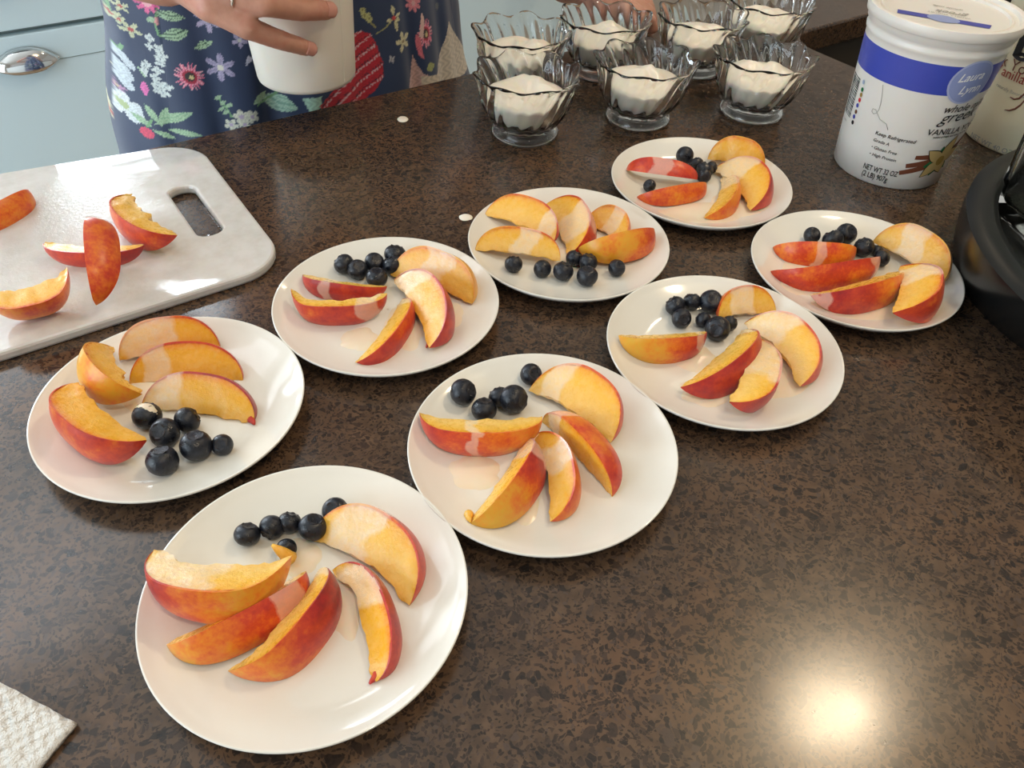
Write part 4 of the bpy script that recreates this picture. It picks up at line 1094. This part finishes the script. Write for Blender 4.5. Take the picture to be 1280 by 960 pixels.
# ================================================================== black appliance base with a clear jar standing in it
def appliance():
    c = Matrix.Rotation(-YAW, 2) @ Vector((.499, .510))
    sh = Matrix.Rotation(-YAW, 2) @ Vector((.032, -.043))
    root = empty('appliance_base', (c.x, c.y, HC))
    def oval(prof_):          # the body leans outwards as it rises
        V, F = lathe(prof_, 112)
        return [(x+sh.x*min(1, z/.06), y+sh.y*min(1, z/.06), z) for x, y, z in V], F
    R = .204
    V, F = oval([(.0005, .002), (.138, .002), (.140, .0), (.148, .0), (.151, .003), (.164, .014), (.180, .030), (.193, .044), (.2005, .053), (R-.0005, .0575), (R-.006, .0600), (R-.013, .0605), (R-.020, .0590), (R-.025, .054), (R-.028, .044), (R-.034, .0375), (R-.050, .0355), (.0005, .0355)])
    mesh('base_body', V, F, M['black'], root, sharp=50)
    V, F = oval([(R+.0005, .0578), (R-.004, .0606), (R-.008, .0612), (R-.014, .0613), (R-.0195, .0600), (R-.013, .0604)])
    mesh('rim_ring', V, F, M['blackm'], root)
    tag(root, 'round black appliance base with recessed top at the right picture edge', 'appliance')
    # clear square jar with rounded corners standing in the recess
    p = at(1237, 257, .036)
    j = empty('clear_jar', (0, 0, 0))
    s, h = .066, .20
    n = 0; V = []; F = []
    def ring(hw, z, rad): return [(x, y, z) for x, y in rounded_rect(-hw, hw, -hw, hw, rad, 7)]
    rings_ = [ring(s-.004, .0, .012), ring(s-.001, .002, .014), ring(s, .006, .015), ring(s+.003, .10, .016), ring(s+.006, h, .017), ring(s+.0025, h, .0145), ring(s-.001, .10, .0135), ring(s-.0045, .016, .012), ring(s-.009, .011, .010)]
    m = len(rings_[0])
    for r_ in rings_: V += r_
    for i in range(len(rings_)-1):
        for k in range(m): F.append((i*m+k, i*m+(k+1) % m, (i+1)*m+(k+1) % m, (i+1)*m+k))
    F.append(tuple(range(m-1, -1, -1))); F.append(tuple((len(rings_)-1)*m+k for k in range(m)))
    mesh('jar_wall', V, F, M['jar'], j, sharp=40)
    ang = math.radians(-118)
    ca = Vector((math.cos(ang), math.sin(ang))); cb = Vector((-ca.y, ca.x))
    corner = Vector((p.x, p.y))                     # near-left corner
    cen = corner + ca*(s-.004) + cb*(s-.004)
    j.location = (cen.x, cen.y, HC+.0356); j.rotation_euler = (0, 0, ang)
    tag(j, 'clear square-cornered jar standing in the black appliance base', 'jar')
appliance()

# ================================================================== paper towel
def towel():
    a = at(97, 905, .002); b = at(0, 853, .002); c = at(64, 962, .002)
    e1 = (b-a).normalized(); e2 = (c-a); e2 = (e2 - e1*e2.dot(e1)).normalized()
    N1, N2 = 60, 44; L1, L2 = .20, .14; V = []; F = []
    for s in range(2):
        for i in range(N1+1):
            for j_ in range(N2+1):
                x, y = L1*i/N1, L2*j_/N2
                ex = .0009*noise.noise(Vector((x*700, 3, 0))) if j_ == 0 else 0
                ez = .0007*noise.noise(Vector((x*45, y*45, 1))) + .0011*math.exp(-((x**2+y**2))/.0012)
                q = .00035*math.sin(x*2*PI/.0042)*math.sin(y*2*PI/.0042)
                p = a + e1*x + e2*(y+ex)
                V.append((p.x-a.x, p.y-a.y, .0022 + ez + q if s == 0 else .0004 + max(0, ez)*.6))
    n2 = (N1+1)*(N2+1)
    for i in range(N1):
        for j_ in range(N2):
            q = i*(N2+1)+j_; F.append((q, q+1, q+N2+2, q+N2+1)); F.append((n2+q, n2+q+N2+1, n2+q+N2+2, n2+q+1))
    border = [(i*(N2+1)) for i in range(N1+1)] + [N1*(N2+1)+j_ for j_ in range(1, N2+1)] + [i*(N2+1)+N2 for i in range(N1-1, -1, -1)] + [j_ for j_ in range(N2-1, 0, -1)]
    for i in range(len(border)):
        p, q = border[i], border[(i+1) % len(border)]; F.append((p, q, n2+q, n2+p))
    o = mesh('paper_towel', V, F, M['paper']); o.location = (a.x, a.y, HC)
    tag(o, 'white quilted paper towel corner at the bottom left of the worktop', 'paper towel')
towel()
# ================================================================== person in the floral dress
PX, PY = .335, .925            # body axis
FRONT = .80                    # about where the front of the skirt stands
def capsule(V, F, p0, r0, p1, r1, n=14, m=5):
    p0, p1 = Vector(p0), Vector(p1); d = (p1-p0); 
    if d.length < 1e-6: d = Vector((0, 0, 1e-4))
    d.normalize(); a = d.orthogonal().normalized(); b = d.cross(a)
    rings = []
    for i in range(m+1):
        t = -PI/2 + (PI/2)*i/m; rings.append((p0 + d*(r0*math.sin(t)), r0*math.cos(t)))
    for i in range(m+1):
        t = (PI/2)*i/m; rings.append((p1 + d*(r1*math.sin(t)), r1*math.cos(t)))
    base = len(V)
    for c, r in rings:
        r = max(r, 1e-4)
        for k in range(n):
            t = 2*PI*k/n; V.append(c + (a*math.cos(t) + b*math.sin(t))*r)
    for i in range(len(rings)-1):
        for k in range(n): F.append((base+i*n+k, base+i*n+(k+1) % n, base+(i+1)*n+(k+1) % n, base+(i+1)*n+k))
    F.append(tuple(base+k for k in range(n-1, -1, -1))); F.append(tuple(base+(len(rings)-1)*n+k for k in range(n)))
def chain(V, F, pts, rs, **kw):
    for i in range(len(pts)-1): capsule(V, F, pts[i], rs[i], pts[i+1], rs[i+1], **kw)
def loft(V, F, secs, n=32, e=2.3):
    """secs: (cx, cy, z, a, b) closed superellipse sections, bottom to top"""
    base = len(V)
    for cx, cy, z, a, b in secs:
        for k in range(n):
            t = 2*PI*k/n; c, s = math.cos(t), math.sin(t)
            V.append(Vector((cx + a*math.copysign(abs(c)**(2/e), c), cy + b*math.copysign(abs(s)**(2/e), s), z)))
    for i in range(len(secs)-1):
        for k in range(n): F.append((base+i*n+k, base+i*n+(k+1) % n, base+(i+1)*n+(k+1) % n, base+(i+1)*n+k))
    F.append(tuple(base+k for k in range(n-1, -1, -1))); F.append(tuple(base+(len(secs)-1)*n+k for k in range(n)))
CUP_C = Vector((.274, .738)); CUP_Z = .042
def person():
    root = empty('person', (PX, PY, 0))
    V, F = [], []
    z = HC
    # trunk, neck, head
    loft(V, F, [(PX, PY, z-.12, .150, .100), (PX, PY, z-.03, .172, .105), (PX, PY, z+.08, .150, .095), (PX, PY-.005, z+.17, .125, .085), (PX, PY-.01, z+.28, .130, .100), (PX, PY-.005, z+.38, .150, .095), (PX, PY, z+.46, .150, .070), (PX, PY, z+.50, .07, .055)])
    capsule(V, F, (PX, PY, z+.46), .056, (PX, PY-.02, z+.58), .052)
    hx, hy, hz = PX, PY-.045, z+.665
    loft(V, F, [(hx, hy-.02, hz-.115, .028, .030), (hx, hy-.012, hz-.095, .050, .060), (hx, hy, hz-.05, .065, .083), (hx, hy+.006, hz, .073, .094), (hx, hy+.010, hz+.05, .073, .093), (hx, hy+.012, hz+.09, .055, .072), (hx, hy+.012, hz+.112, .02, .03)], e=2.0)
    capsule(V, F, (hx, hy-.085, hz+.012), .008, (hx, hy-.105, hz-.030), .013)      # nose
    capsule(V, F, (hx-.020, hy-.078, hz-.062), .007, (hx+.020, hy-.078, hz-.062), .007)   # lips
    for s in (-1, 1): capsule(V, F, (hx+s*.073, hy+.012, hz+.015), .010, (hx+s*.076, hy+.006, hz-.030), .008)
    # legs
    for s in (-1, 1):
        chain(V, F, [(PX+s*.09, PY, z-.06), (PX+s*.085, PY-.01, .48), (PX+s*.085, PY+.01, .32), (PX+s*.085, PY+.015, .09)], [.085, .056, .054, .036])
        chain(V, F, [(PX+s*.085, PY+.03, .045), (PX+s*.09, PY-.06, .04), (PX+s*.095, PY-.14, .032)], [.036, .036, .026])
    # her right arm (left in the picture) holding the cup
    P = lambda px, py, y: aty(px, py, y)
    wrist = P(203, -32, .745)
    sh = Vector((PX-.150, PY+.01, z+.44)); el = Vector((-.05, .95, z+.20))
    chain(V, F, [sh, el, el.lerp(wrist, .4), wrist], [.048, .038, .034, .025])
    pinky = [P(262, 9, .692), P(308, 34, .676), P(350, 50, .678), P(383, 60, .684)]
    ring_ = [P(258, -22, .690), P(330, 4, .668), P(374, 12, .676), P(407, 13, .686)]
    midl = [q + Vector((-.004, .000, .024)) for q in [P(262, -28, .690), P(336, 2, .668), P(384, 8, .678), P(414, 8, .690)]]
    indx = [q + Vector((-.008, .004, .048)) for q in [P(262, -28, .694), P(332, 2, .670), P(376, 6, .678), P(402, 6, .686)]]
    fr = [(.0112, .0098, .0086, .0074), (.0118, .0105, .0096, .0084), (.012, .0105, .0096, .0082), (.012, .0105, .0094, .0082)]
    for f_, r_ in zip((pinky, ring_, midl, indx), fr):
        chain(V, F, f_, list(r_))
        capsule(V, F, f_[1], r_[1]*1.06, f_[1]+Vector((1e-3, 0, 0)), r_[1]*1.06)
        capsule(V, F, wrist + Vector((.012, -.004, -.002)), .019, f_[0], .0125)       # back of the hand
    th = [wrist + Vector((.015, .01, .02)), wrist + Vector((.055, .045, .045)), Vector((CUP_C.x-.045, CUP_C.y+.038, z+.155)), Vector((CUP_C.x-.020, CUP_C.y+.060, z+.165))]
    chain(V, F, th, [.018, .013, .0115, .0095])
    # her left arm (right in the picture), the hand lowered behind the dishes
    sh = Vector((PX+.165, PY, z+.44)); el = Vector((.600, .93, z+.235))
    w2 = Vector((.648, .815, z+.062))
    chain(V, F, [sh, el, el.lerp(w2, .35), w2], [.050, .043, .044, .031])
    k2 = w2 + Vector((.040, -.028, -.022))
    for i in range(4):
        o = Vector((.012*(i-1.5)*.8, .012*(i-1.5), -.002*abs(i-1.5)))*1.1
        f_ = [k2 + o, k2 + o*1.15 + Vector((.034, -.016, -.004)), k2 + o*1.15 + Vector((.050, -.026, -.014)), k2 + o*1.1 + Vector((.054, -.030, -.024))]
        chain(V, F, f_, [.0105, .0095, .0088, .0078]); capsule(V, F, w2, .024, f_[0], .013)
    chain(V, F, [w2 + Vector((.01, -.02, 0)), w2 + Vector((.030, -.046, -.018)), w2 + Vector((.052, -.066, -.032)), w2 + Vector((.066, -.080, -.038))], [.016, .012, .0105, .009])
    tmp = mesh('tmp', V, F, None)
    md = tmp.modifiers.new('r', 'REMESH'); md.mode = 'VOXEL'; md.voxel_size = .0030
    ms = tmp.modifiers.new('s', 'SMOOTH'); ms.factor = .5; ms.iterations = 5
    dg = bpy.context.evaluated_depsgraph_get(); dg.update()
    me = bpy.data.meshes.new_from_object(tmp.evaluated_get(dg)); me.name = 'body'
    bpy.data.objects.remove(tmp)
    me.transform(Matrix.Translation((-PX, -PY, 0)))
    me.polygons.foreach_set('use_smooth', [True]*len(me.polygons)); me.materials.clear(); me.materials.append(M['human'])
    body = bpy.data.objects.new('body', me); COL.objects.link(body); body.parent = root
    o3 = Vector((PX, PY, 0))
    # nails on the two visible fingers
    for f_, r_ in ((pinky, .0074), (ring_, .0084), (midl, .0082), (indx, .0082)):
        tip, pre = f_[3], f_[2]; d = (tip-pre).normalized()
        out = (Vector((tip.x, tip.y, 0)) - Vector((CUP_C.x, CUP_C.y, 0))).normalized()
        out = (out*.8 + Vector((0, -.3, .45))).normalized(); out = (out - d*out.dot(d)).normalized(); sd = d.cross(out)
        VV, FF = [], []
        for i in range(9):
            for j in range(9):
                u, v = i/8*2-1, j/8*2-1
                w = math.sqrt(max(0, 1-.30*u*u*u*u)) * (1 if u < .3 else math.sqrt(max(.0, 1-((u-.3)/.75)**2)))
                a = v*.92*w
                p = tip + d*(.0012 + u*.0050) + (out*math.cos(a) + sd*math.sin(a))*(r_*.965 + .0004)
                VV.append(p - o3)
        for i in range(8):
            for j in range(8): q = i*9+j; FF.append((q, q+1, q+10, q+9))
        nl = mesh('fingernail', VV, FF, M['nail'], root)
        sm = nl.modifiers.new('t', 'SOLIDIFY'); sm.thickness = .0006; sm.offset = -1
    # ring on the ring finger
    a, b = ring_[0], ring_[1]; c = a.lerp(b, .50); d = (b-a).normalized(); s = d.orthogonal().normalized(); t = d.cross(s); r = .0116
    RV, RF = [], []; nR, nr = 40, 8
    for i in range(nR):
        an = 2*PI*i/nR; rad = s*math.cos(an) + t*math.sin(an)
        for j in range(nr):
            bn = 2*PI*j/nr; RV.append(c + rad*(r + .0008*math.cos(bn)) + d*(.0013*math.sin(bn)) - o3)
    for i in range(nR):
        for j in range(nr): RF.append((i*nr+j, ((i+1) % nR)*nr+j, ((i+1) % nR)*nr+(j+1) % nr, i*nr+(j+1) % nr))
    mesh('finger_ring', RV, RF, M['silver'], root)['label'] = 'thin silver ring on the finger'
    # hair, eyes, shoes
    HV, HF = [], []
    loft(HV, HF, [(hx, hy+.050, hz-.16, .070, .045), (hx, hy+.046, hz-.06, .085, .070), (hx, hy+.028, hz+.02, .086, .092), (hx, hy+.018, hz+.07, .083, .100), (hx, hy+.016, hz+.11, .060, .078), (hx, hy+.016, hz+.130, .02, .03)], e=2.1)
    mesh('hair', [v-o3 for v in HV], HF, M['hair'], root)
    for s in (-1, 1):
        EV, EF = [], []; capsule(EV, EF, (hx+s*.031, hy-.074, hz+.012), .0115, (hx+s*.031, hy-.0741, hz+.012), .0115)
        ey = mesh('eye', [v-o3 for v in EV], EF, M['eye'], root)
        IV, IF = [], []; capsule(IV, IF, (hx+s*.031, hy-.0815, hz+.012), .0052, (hx+s*.031, hy-.0816, hz+.012), .0052)
        mesh('iris', [v-o3 for v in IV], IF, M['hair'], ey)
        SV, SF = [], []
        loft(SV, SF, [(PX+s*.09, PY-.05, 0.0, .046, .130), (PX+s*.09, PY-.05, .02, .047, .130), (PX+s*.09, PY-.05, .05, .044, .125), (PX+s*.09, PY-.03, .075, .040, .09)], n=24)
        mesh('shoe', [v-o3 for v in SV], SF, M['shoe'], root)
    # ---- dress: one cloth surface with the printed pattern stored per point
    prof_ = [(.50, .118, .060), (.45, .160, .085), (.38, .155, .112), (.28, .142, .116), (.20, .150, .108), (.12, .188, .120), (.05, .198, .124), (-.03, .213, .128), (-.15, .236, .148), (-.30, .250, .158), (-.46, .270, .168)]
    zs = list(np.arange(-.46, -.07, .012)) + list(np.arange(-.07, .135, .00105)) + list(np.arange(.135, .501, .012))
    ths = list(np.linspace(PI*1.02, PI*1.98, 470)) + list(np.linspace(PI*1.98, PI*3.02, 72))[1:-1]
    zz = np.array(zs); tt = np.array(ths)
    pz = [p[0] for p in prof_][::-1]
    A = np.interp(zz, pz, [p[1] for p in prof_][::-1]); B = np.interp(zz, pz, [p[2] for p in prof_][::-1])
    Zg, Tg = np.meshgrid(zz, tt, indexing='ij')
    e = 2.5
    c, s = np.cos(Tg), np.sin(Tg)
    X = A[:, None]*np.sign(c)*np.abs(c)**(2/e); Y = B[:, None]*np.sign(s)*np.abs(s)**(2/e)
    # folds hang from the waist; deeper lower down
    depth = np.clip((.22-Zg)/.3, 0, 1)
    ax = PX + X
    for (fu, w_, am, sl) in ((.155, .010, .006, .05), (.205, .013, .007, -.02), (.262, .012, .013, -.10), (.30, .016, -.008, 0), (.36, .014, .006, 0), (.425, .010, .010, .05), (.472, .011, .010, .05), (.50, .012, .008, .06)):
        g = np.exp(-((ax - fu - sl*(.05-Zg))/w_)**2); Y = Y + np.where(s < 0, g*am*depth, 0)
    Y = Y + np.where(s > .2, .010*np.sin(Tg*16)*depth, 0)
    X = X + .004*np.sin(Zg*40 + Tg*2)*depth*(np.abs(c) > .8)
    nz_, nt_ = Zg.shape
    VV = np.stack([X, Y, Zg+HC], -1).reshape(-1, 3)
    idx = np.arange(nz_*nt_).reshape(nz_, nt_); nx = np.roll(idx, -1, 1)
    Q = np.stack([idx[:-1], nx[:-1], nx[1:], idx[1:]], -1).reshape(-1, 4)
    me = bpy.data.meshes.new('dress')
    me.vertices.add(len(VV)); me.vertices.foreach_set('co', VV.astype(np.float32).ravel())
    me.loops.add(Q.size); me.loops.foreach_set('vertex_index', Q.astype(np.int32).ravel())
    me.polygons.add(len(Q)); me.polygons.foreach_set('loop_start', np.arange(0, Q.size, 4, dtype=np.int32))
    me.polygons.foreach_set('use_smooth', np.ones(len(Q), dtype=bool)); me.update(calc_edges=True)
    col = paint_print((PX + VV[:, 0]), PY + VV[:, 1], VV[:, 2]-HC, VV[:, 1] < 0)
    ca = me.attributes.new('print', 'FLOAT_COLOR', 'POINT'); ca.data.foreach_set('color', np.c_[col, np.ones(len(col))].astype(np.float32).ravel())
    me.materials.append(M['dress'])
    d = bpy.data.objects.new('dress', me); COL.objects.link(d); d.parent = root
    d['label'] = 'navy dress printed with flowers and leaves'
    tag(root, 'person in a navy floral dress behind the worktop, holding a white cup', 'person')
def paint_print(u, y, z, front):
    """flower print in cloth coordinates (metres across, metres up from worktop level)"""
    col = np.tile(np.array([.018, .034, .085]), (len(u), 1))
    rs = np.random.RandomState(4)
    jit = .00035
    U = u + jit*np.sin(z*3100 + u*900); Z = z + jit*np.sin(u*2900 - z*700)
    k = .00066                                        # size unit of the print
    d3 = np.stack([u, y, z+HC-CAMP.z], -1); dd = d3 @ np.array(CF)
    PXX = 640 + FPX*(d3 @ np.array(CR))/dd; PYY = 480 - FPX*(d3 @ np.array(CU))/dd
    def at2(px, py):                                  # the cloth point met by a line of sight
        i = np.argmin((PXX-px)**2 + (PYY-py)**2 + np.where(front, 0, 1e9)); return u[i], z[i]
    def put(m, c, mott=None):
        m = m & sel
        cc = np.array(c)
        if mott is not None:
            f = (.5+.5*np.sin(U*mott+3*np.sin(Z*mott*.7)))[:, None]; col[m] = (cc*(.75+.35*f))[m]
        else: col[m] = cc
    def local(c, rot=0):
        x, y = U-c[0], Z-c[1]; co, si = math.cos(rot), math.sin(rot); return x*co+y*si, -x*si+y*co
    def star(c, r, n, colr, cen, rot=0, width=.5, pw=1.3, cr=.2, sy=1.0, dark=None):
        x, y = local(c, 0); y = y/sy; q = np.hypot(x, y)/r; a = np.arctan2(y, x)-rot
        lobe = np.abs(np.cos(a*n/2))
        put(q < .25+.75*lobe**pw, colr, 2600)
        if dark is not None: put((q < (.25+.75*lobe**pw)) & (lobe > .985) & (q > .2), dark)
        put(q < cr, cen)
    def leaf(c, L, w, rot, colr, vein=None):
        x, y = local(c, rot); t = x/L
        hw = w*np.clip(1-np.abs(t)**1.7, 0, 1)
        m = (np.abs(t) < 1) & (np.abs(y) < hw); put(m, colr, 1800)
        if vein is not None: put(m & (np.abs(y - .25*np.abs(x)) % (w*.55) < w*.13), vein)
    def dot(c, rx, ry, colr, rot=0): x, y = local(c, rot); put((x/rx)**2+(y/ry)**2 < 1, colr, 2000)
    def daisy(c, r, sy=1.0):
        x, y = local(c); y = y/sy; q = np.hypot(x, y)/r; a = np.arctan2(y, x)
        edge = .78 + .22*np.sin(a*17+2*np.sin(a*5)); put(q < edge, (.70, .16, .26)); put((q < edge) & (np.sin(a*19+q*9) > .45) & (q > .4), (.80, .42, .46))
        put(q < .48, (.38, .02, .05)); put(q < .33, (.03, .02, .02)); xx, yy = local((c[0]+r*.08, c[1]-r*.05*sy)); put(np.hypot(xx, yy/sy) < r*.16, (.62, .50, .24))
    def poly(pts, colr, mott=None):
        P = [at2(*p) for p in pts]; inside = np.zeros(len(U), bool); n = len(P)
        for i in range(n):
            (x1, y1), (x2, y2) = P[i], P[(i+1) % n]
            cond = ((y1 > Z) != (y2 > Z)); xi = (x2-x1)*(Z-y1)/((y2-y1) if abs(y2-y1) > 1e-9 else 1e-9)+x1
            inside ^= cond & (U < xi)
        put(inside, colr, mott); return inside & sel
    def stem(pts, w, colr):
        P = [at2(*p) for p in pts]
        for (x1, y1), (x2, y2) in zip(P[:-1], P[1:]):
            dx, dy = x2-x1, y2-y1; L2 = dx*dx+dy*dy+1e-12
            t = np.clip(((U-x1)*dx+(Z-y1)*dy)/L2, 0, 1); put(np.hypot(U-x1-t*dx, Z-y1-t*dy) < w, colr)
    CREAM, GRN, PGRN, LIL, PINK, WHT, YEL = (.62, .58, .36), (.16, .33, .15), (.36, .52, .33), (.40, .36, .52), (.72, .12, .30), (.62, .68, .66), (.46, .46, .20)
    DARK = (.03, .08, .05)
    # scattered print everywhere outside the part in view
    sel = ~front | (z < -.055) | (z > .13)
    for i in range(170):
        c = (rs.uniform(PX-.27, PX+.27), rs.uniform(-.45, .50)); r = rs.uniform(.009, .020); q = rs.randint(5)
        if q == 0: star(c, r, 6, LIL, (.6, .6, .55), rs.rand()*3)
        elif q == 1: daisy(c, r)
        elif q == 2: leaf(c, r*1.3, r*.45, rs.rand()*3, PGRN, GRN)
        elif q == 3: star(c, r*.8, 5, CREAM, (.45, .05, .05), rs.rand()*3)
        else: dot(c, r*.5, r*.5, WHT)
    sel = front & (z >= -.06) & (z <= .135)
    # left half
    stem([(133, 0), (138, 14), (152, 26), (163, 36)], 1.1*k, GRN); stem([(128, 52), (140, 62), (152, 56)], 1.3*k, GRN)
    for p, r in (((130, 9), 11), ((150, 8), 9), ((149, 24), 8), ((163, 37), 12)): star(at2(*p), r*k, 5, (.50, .52, .33), (.40, .06, .06), p[0], cr=.26)
    star(at2(184, 3), 15*k, 9, PINK, (.78, .40, .45), .3, cr=.35, pw=.6)
    stem([(196, 10), (193, 26), (198, 44), (206, 46)], 1.2*k, GRN); dot(at2(196, 27), 3*k, 6*k, (.70, .30, .30))
    leaf(at2(212, 20), 19*k, 7*k, -.18, PGRN, DARK); leaf(at2(219, 44), 20*k, 8.5*k, .22, PGRN, DARK); leaf(at2(254, 56), 15*k, 5.5*k, .35, PGRN, DARK); leaf(at2(188, 25), 6*k, 4*k, .5, PGRN)
    star(at2(260, 25), 18*k, 6, LIL, (.55, .55, .5), .5); star(at2(299, 50), 12*k, 5, LIL, (.55, .55, .5), .9); leaf(at2(310, 76), 9*k, 3*k, 1.1, (.55, .55, .66)); leaf(at2(314, 74), 7*k, 2*k, 1.0, (.55, .55, .66))
    star(at2(276, 85), 21*k, 6, LIL, (.66, .64, .55), .38, dark=(.25, .22, .36))
    for p, rx, ry in (((187, 47), 4, 5), ((187, 58), 3, 4), ((199, 62), 5, 6), ((202, 71), 7, 5), ((200, 79), 5, 5), ((197, 88), 6, 5), ((194, 97), 5, 5), ((198, 104), 8, 5), ((207, 107), 7, 5), ((204, 116), 6, 6), ((196, 112), 4, 5), ((183, 80), 4, 5), ((180, 88), 3, 6)):
        star(at2(*p), (rx+1.5)*k, 4, WHT, (.30, .36, .40), p[1], cr=.2, pw=.5, sy=ry/rx)
    daisy(at2(238, 96), 21*k)
    for p, rx, ry in (((151, 68), 5, 8), ((148, 80), 8, 9), ((155, 90), 7, 10), ((158, 103), 6, 9), ((161, 80), 5, 8)): dot(at2(*p), rx*k, ry*k, (.52, .58, .62), .3)
    star(at2(141, 102), 8*k, 5, (.40, .20, .34), (.5, .4, .2), .3)
    star(at2(155, 131), 19*k, 7, (.62, .66, .66), (.35, .42, .20), .4, cr=.28, pw=.4); dot(at2(170, 142), 7*k, 15*k, (.60, .66, .68), -.4)
    leaf(at2(181, 110), 11*k, 4.5*k, 1.4, (.72, .14, .40)); stem([(181, 96), (172, 84)], 1.0*k, PGRN)
    for c, L, w, rt in (((205, 146), 17, 6, 1.05), ((217, 147), 30, 7, .42), ((190, 142), 14, 5, 1.9), ((178, 150), 12, 5, 2.5), ((232, 166), 22, 5, -.12), ((206, 168), 16, 4, -.4)): leaf(at2(*c), L*k, w*k, rt, PGRN, (.20, .36, .22))
    dot(at2(184, 166), 8*k, 8*k, (.66, .05, .12)); stem([(184, 158), (190, 150)], 1.5*k, GRN)
    stem([(274, 124), (284, 136), (290, 146)], 1.2*k, GRN)
    for p in ((272, 122), (279, 128), (286, 132), (276, 136), (283, 140)): leaf(at2(*p), 6*k, 3*k, .6, PGRN)
    for p, r in (((302, 146), 12), ((316, 146), 11), ((290, 156), 10), ((306, 156), 9)): star(at2(*p), r*k, 5, (.66, .66, .54), (.45, .36, .50), p[0], cr=.3, pw=.5)
    leaf(at2(348, 128), 28*k, 14*k, -.45, (.36, .54, .42), (.18, .34, .26)); leaf(at2(325, 122), 15*k, 6*k, .5, PGRN); poly([(378, 122), (402, 121), (402, 134), (388, 140)], (.38, .58, .46), 900)
    stem([(350, 112), (338, 120), (322, 132)], 1.4*k, GRN)
    # red bumpy fruit with pale and dark dashes
    m = poly([(400, 133), (420, 110), (434, 88), (436, 60), (440, 42), (451, 38), (463, 42), (471, 56), (478, 78), (479, 96), (470, 112), (455, 126), (430, 140), (405, 146)], (.46, .015, .030), 2600)
    ph = (U*.55 - Z)/.0125; dash = (ph % 1 < .22) & (np.sin((U+Z*.55)*1500) > -.2); col[m & dash] = (.60, .42, .44)
    dash = ((ph+.22) % 1 < .18) & (np.sin((U+Z*.5)*1500+1.2) > -.1); col[m & dash] = (.05, .01, .03)
    # right half
    stem([(452, 12), (462, 26), (470, 34)], 1.5*k, (.30, .28, .10)); stem([(470, 42), (482, 34), (488, 28)], 1.3*k, (.28, .28, .12))
    for p in ((453, 13), (459, 20), (455, 19), (461, 24)): dot(at2(*p), 5*k, 5*k, YEL); dot(at2(*p), 2*k, 2*k, (.20, .18, .05))
    c = at2(492, 22)
    for dx, dy, L, w, rt in ((-1, 12, 9, 4, 1.7), (3, -12, 11, 4, 1.2+PI*.15), (9, 3, 6, 3, .3), (8, -4, 6, 3, -.4), (-9, -2, 6, 3, 0)): leaf((c[0]+dx*k, c[1]+dy*k), L*k, w*k, rt, CREAM, (.40, .38, .20))
    dot(c, 4*k, 4*k, (.50, .05, .05))
    star(at2(504, 52), 17*k, 5, CREAM, (.25, .18, .08), .5, cr=.16); star(at2(490, 74), 7*k, 4, (.45, .45, .48), (.2, .2, .2), .5)
    star(at2(517, 4), 15*k, 8, (.66, .22, .26), (.60, .35, .35), .2, cr=.25, pw=.6)
    daisy(at2(532, 42), 17*k, 1.45); poly([(520, 42), (525, 46), (530, 74), (524, 70), (519, 54)], (.66, .16, .20), 1500); poly([(527, 16), (530, 22), (529, 48), (524, 46)], (.66, .45, .40))
    poly([(561, 26), (565, 36), (570, 62), (574, 96), (546, 104), (547, 82), (555, 52)], (.60, .52, .42), 700)
    poly([(515, 68), (522, 82), (530, 92), (540, 96), (540, 108), (512, 114), (514, 88)], (.58, .36, .32), 900)
    leaf(at2(539, 84), 10*k, 8*k, .1, (.36, .38, .14)); poly([(527, 95), (548, 92), (551, 98), (526, 106)], (.60, .50, .38), 700)
    dot(at2(546, 8), 4*k, 6*k, (.12, .13, .14))
    return col
person()
def held_cup():
    root = empty('held_cup', (CUP_C.x, CUP_C.y, HC+CUP_Z))
    C = Cone(0, 0, .0465, .0085/.14)
    pr = [(.0005, .004), (.038, .004), (.0415, .0012), (.0440, .0006), (C.r(0)-.0006, .0022), (C.r(.004), .0052)] + [(C.r(z), z) for z in (.03, .06, .09, .12, .136)] + [(C.r(.138)+.002, .138), (C.r(.14)+.003, .140), (C.r(.14)+.002, .1415), (C.r(.138)-.001, .140), (C.r(.1)-.0012, .10), (C.r(.03)-.0012, .03), (C.r(.01)-.004, .008), (.0005, .0065)]
    V, F = lathe(pr, 96); mesh('cup_body', V, F, M['cup'], root, sharp=50)
    t = math.radians(-64); V = []; F = []
    for i in range(9):
        z = .006 + .13*i/8
        for da in (-.0009, -.0004, .0004, .0009): V.append(C.pt(t + da/C.r(z), z, .00035 if abs(da) < .0006 else -.0001))
    for i in range(8):
        for j in range(3): F.append((i*4+j, i*4+j+1, i*4+j+5, i*4+j+4))
    mesh('side_seam', V, F, M['cup'], root)
    tag(root, 'plain white plastic cup held by the person over the worktop edge', 'cup')
held_cup()
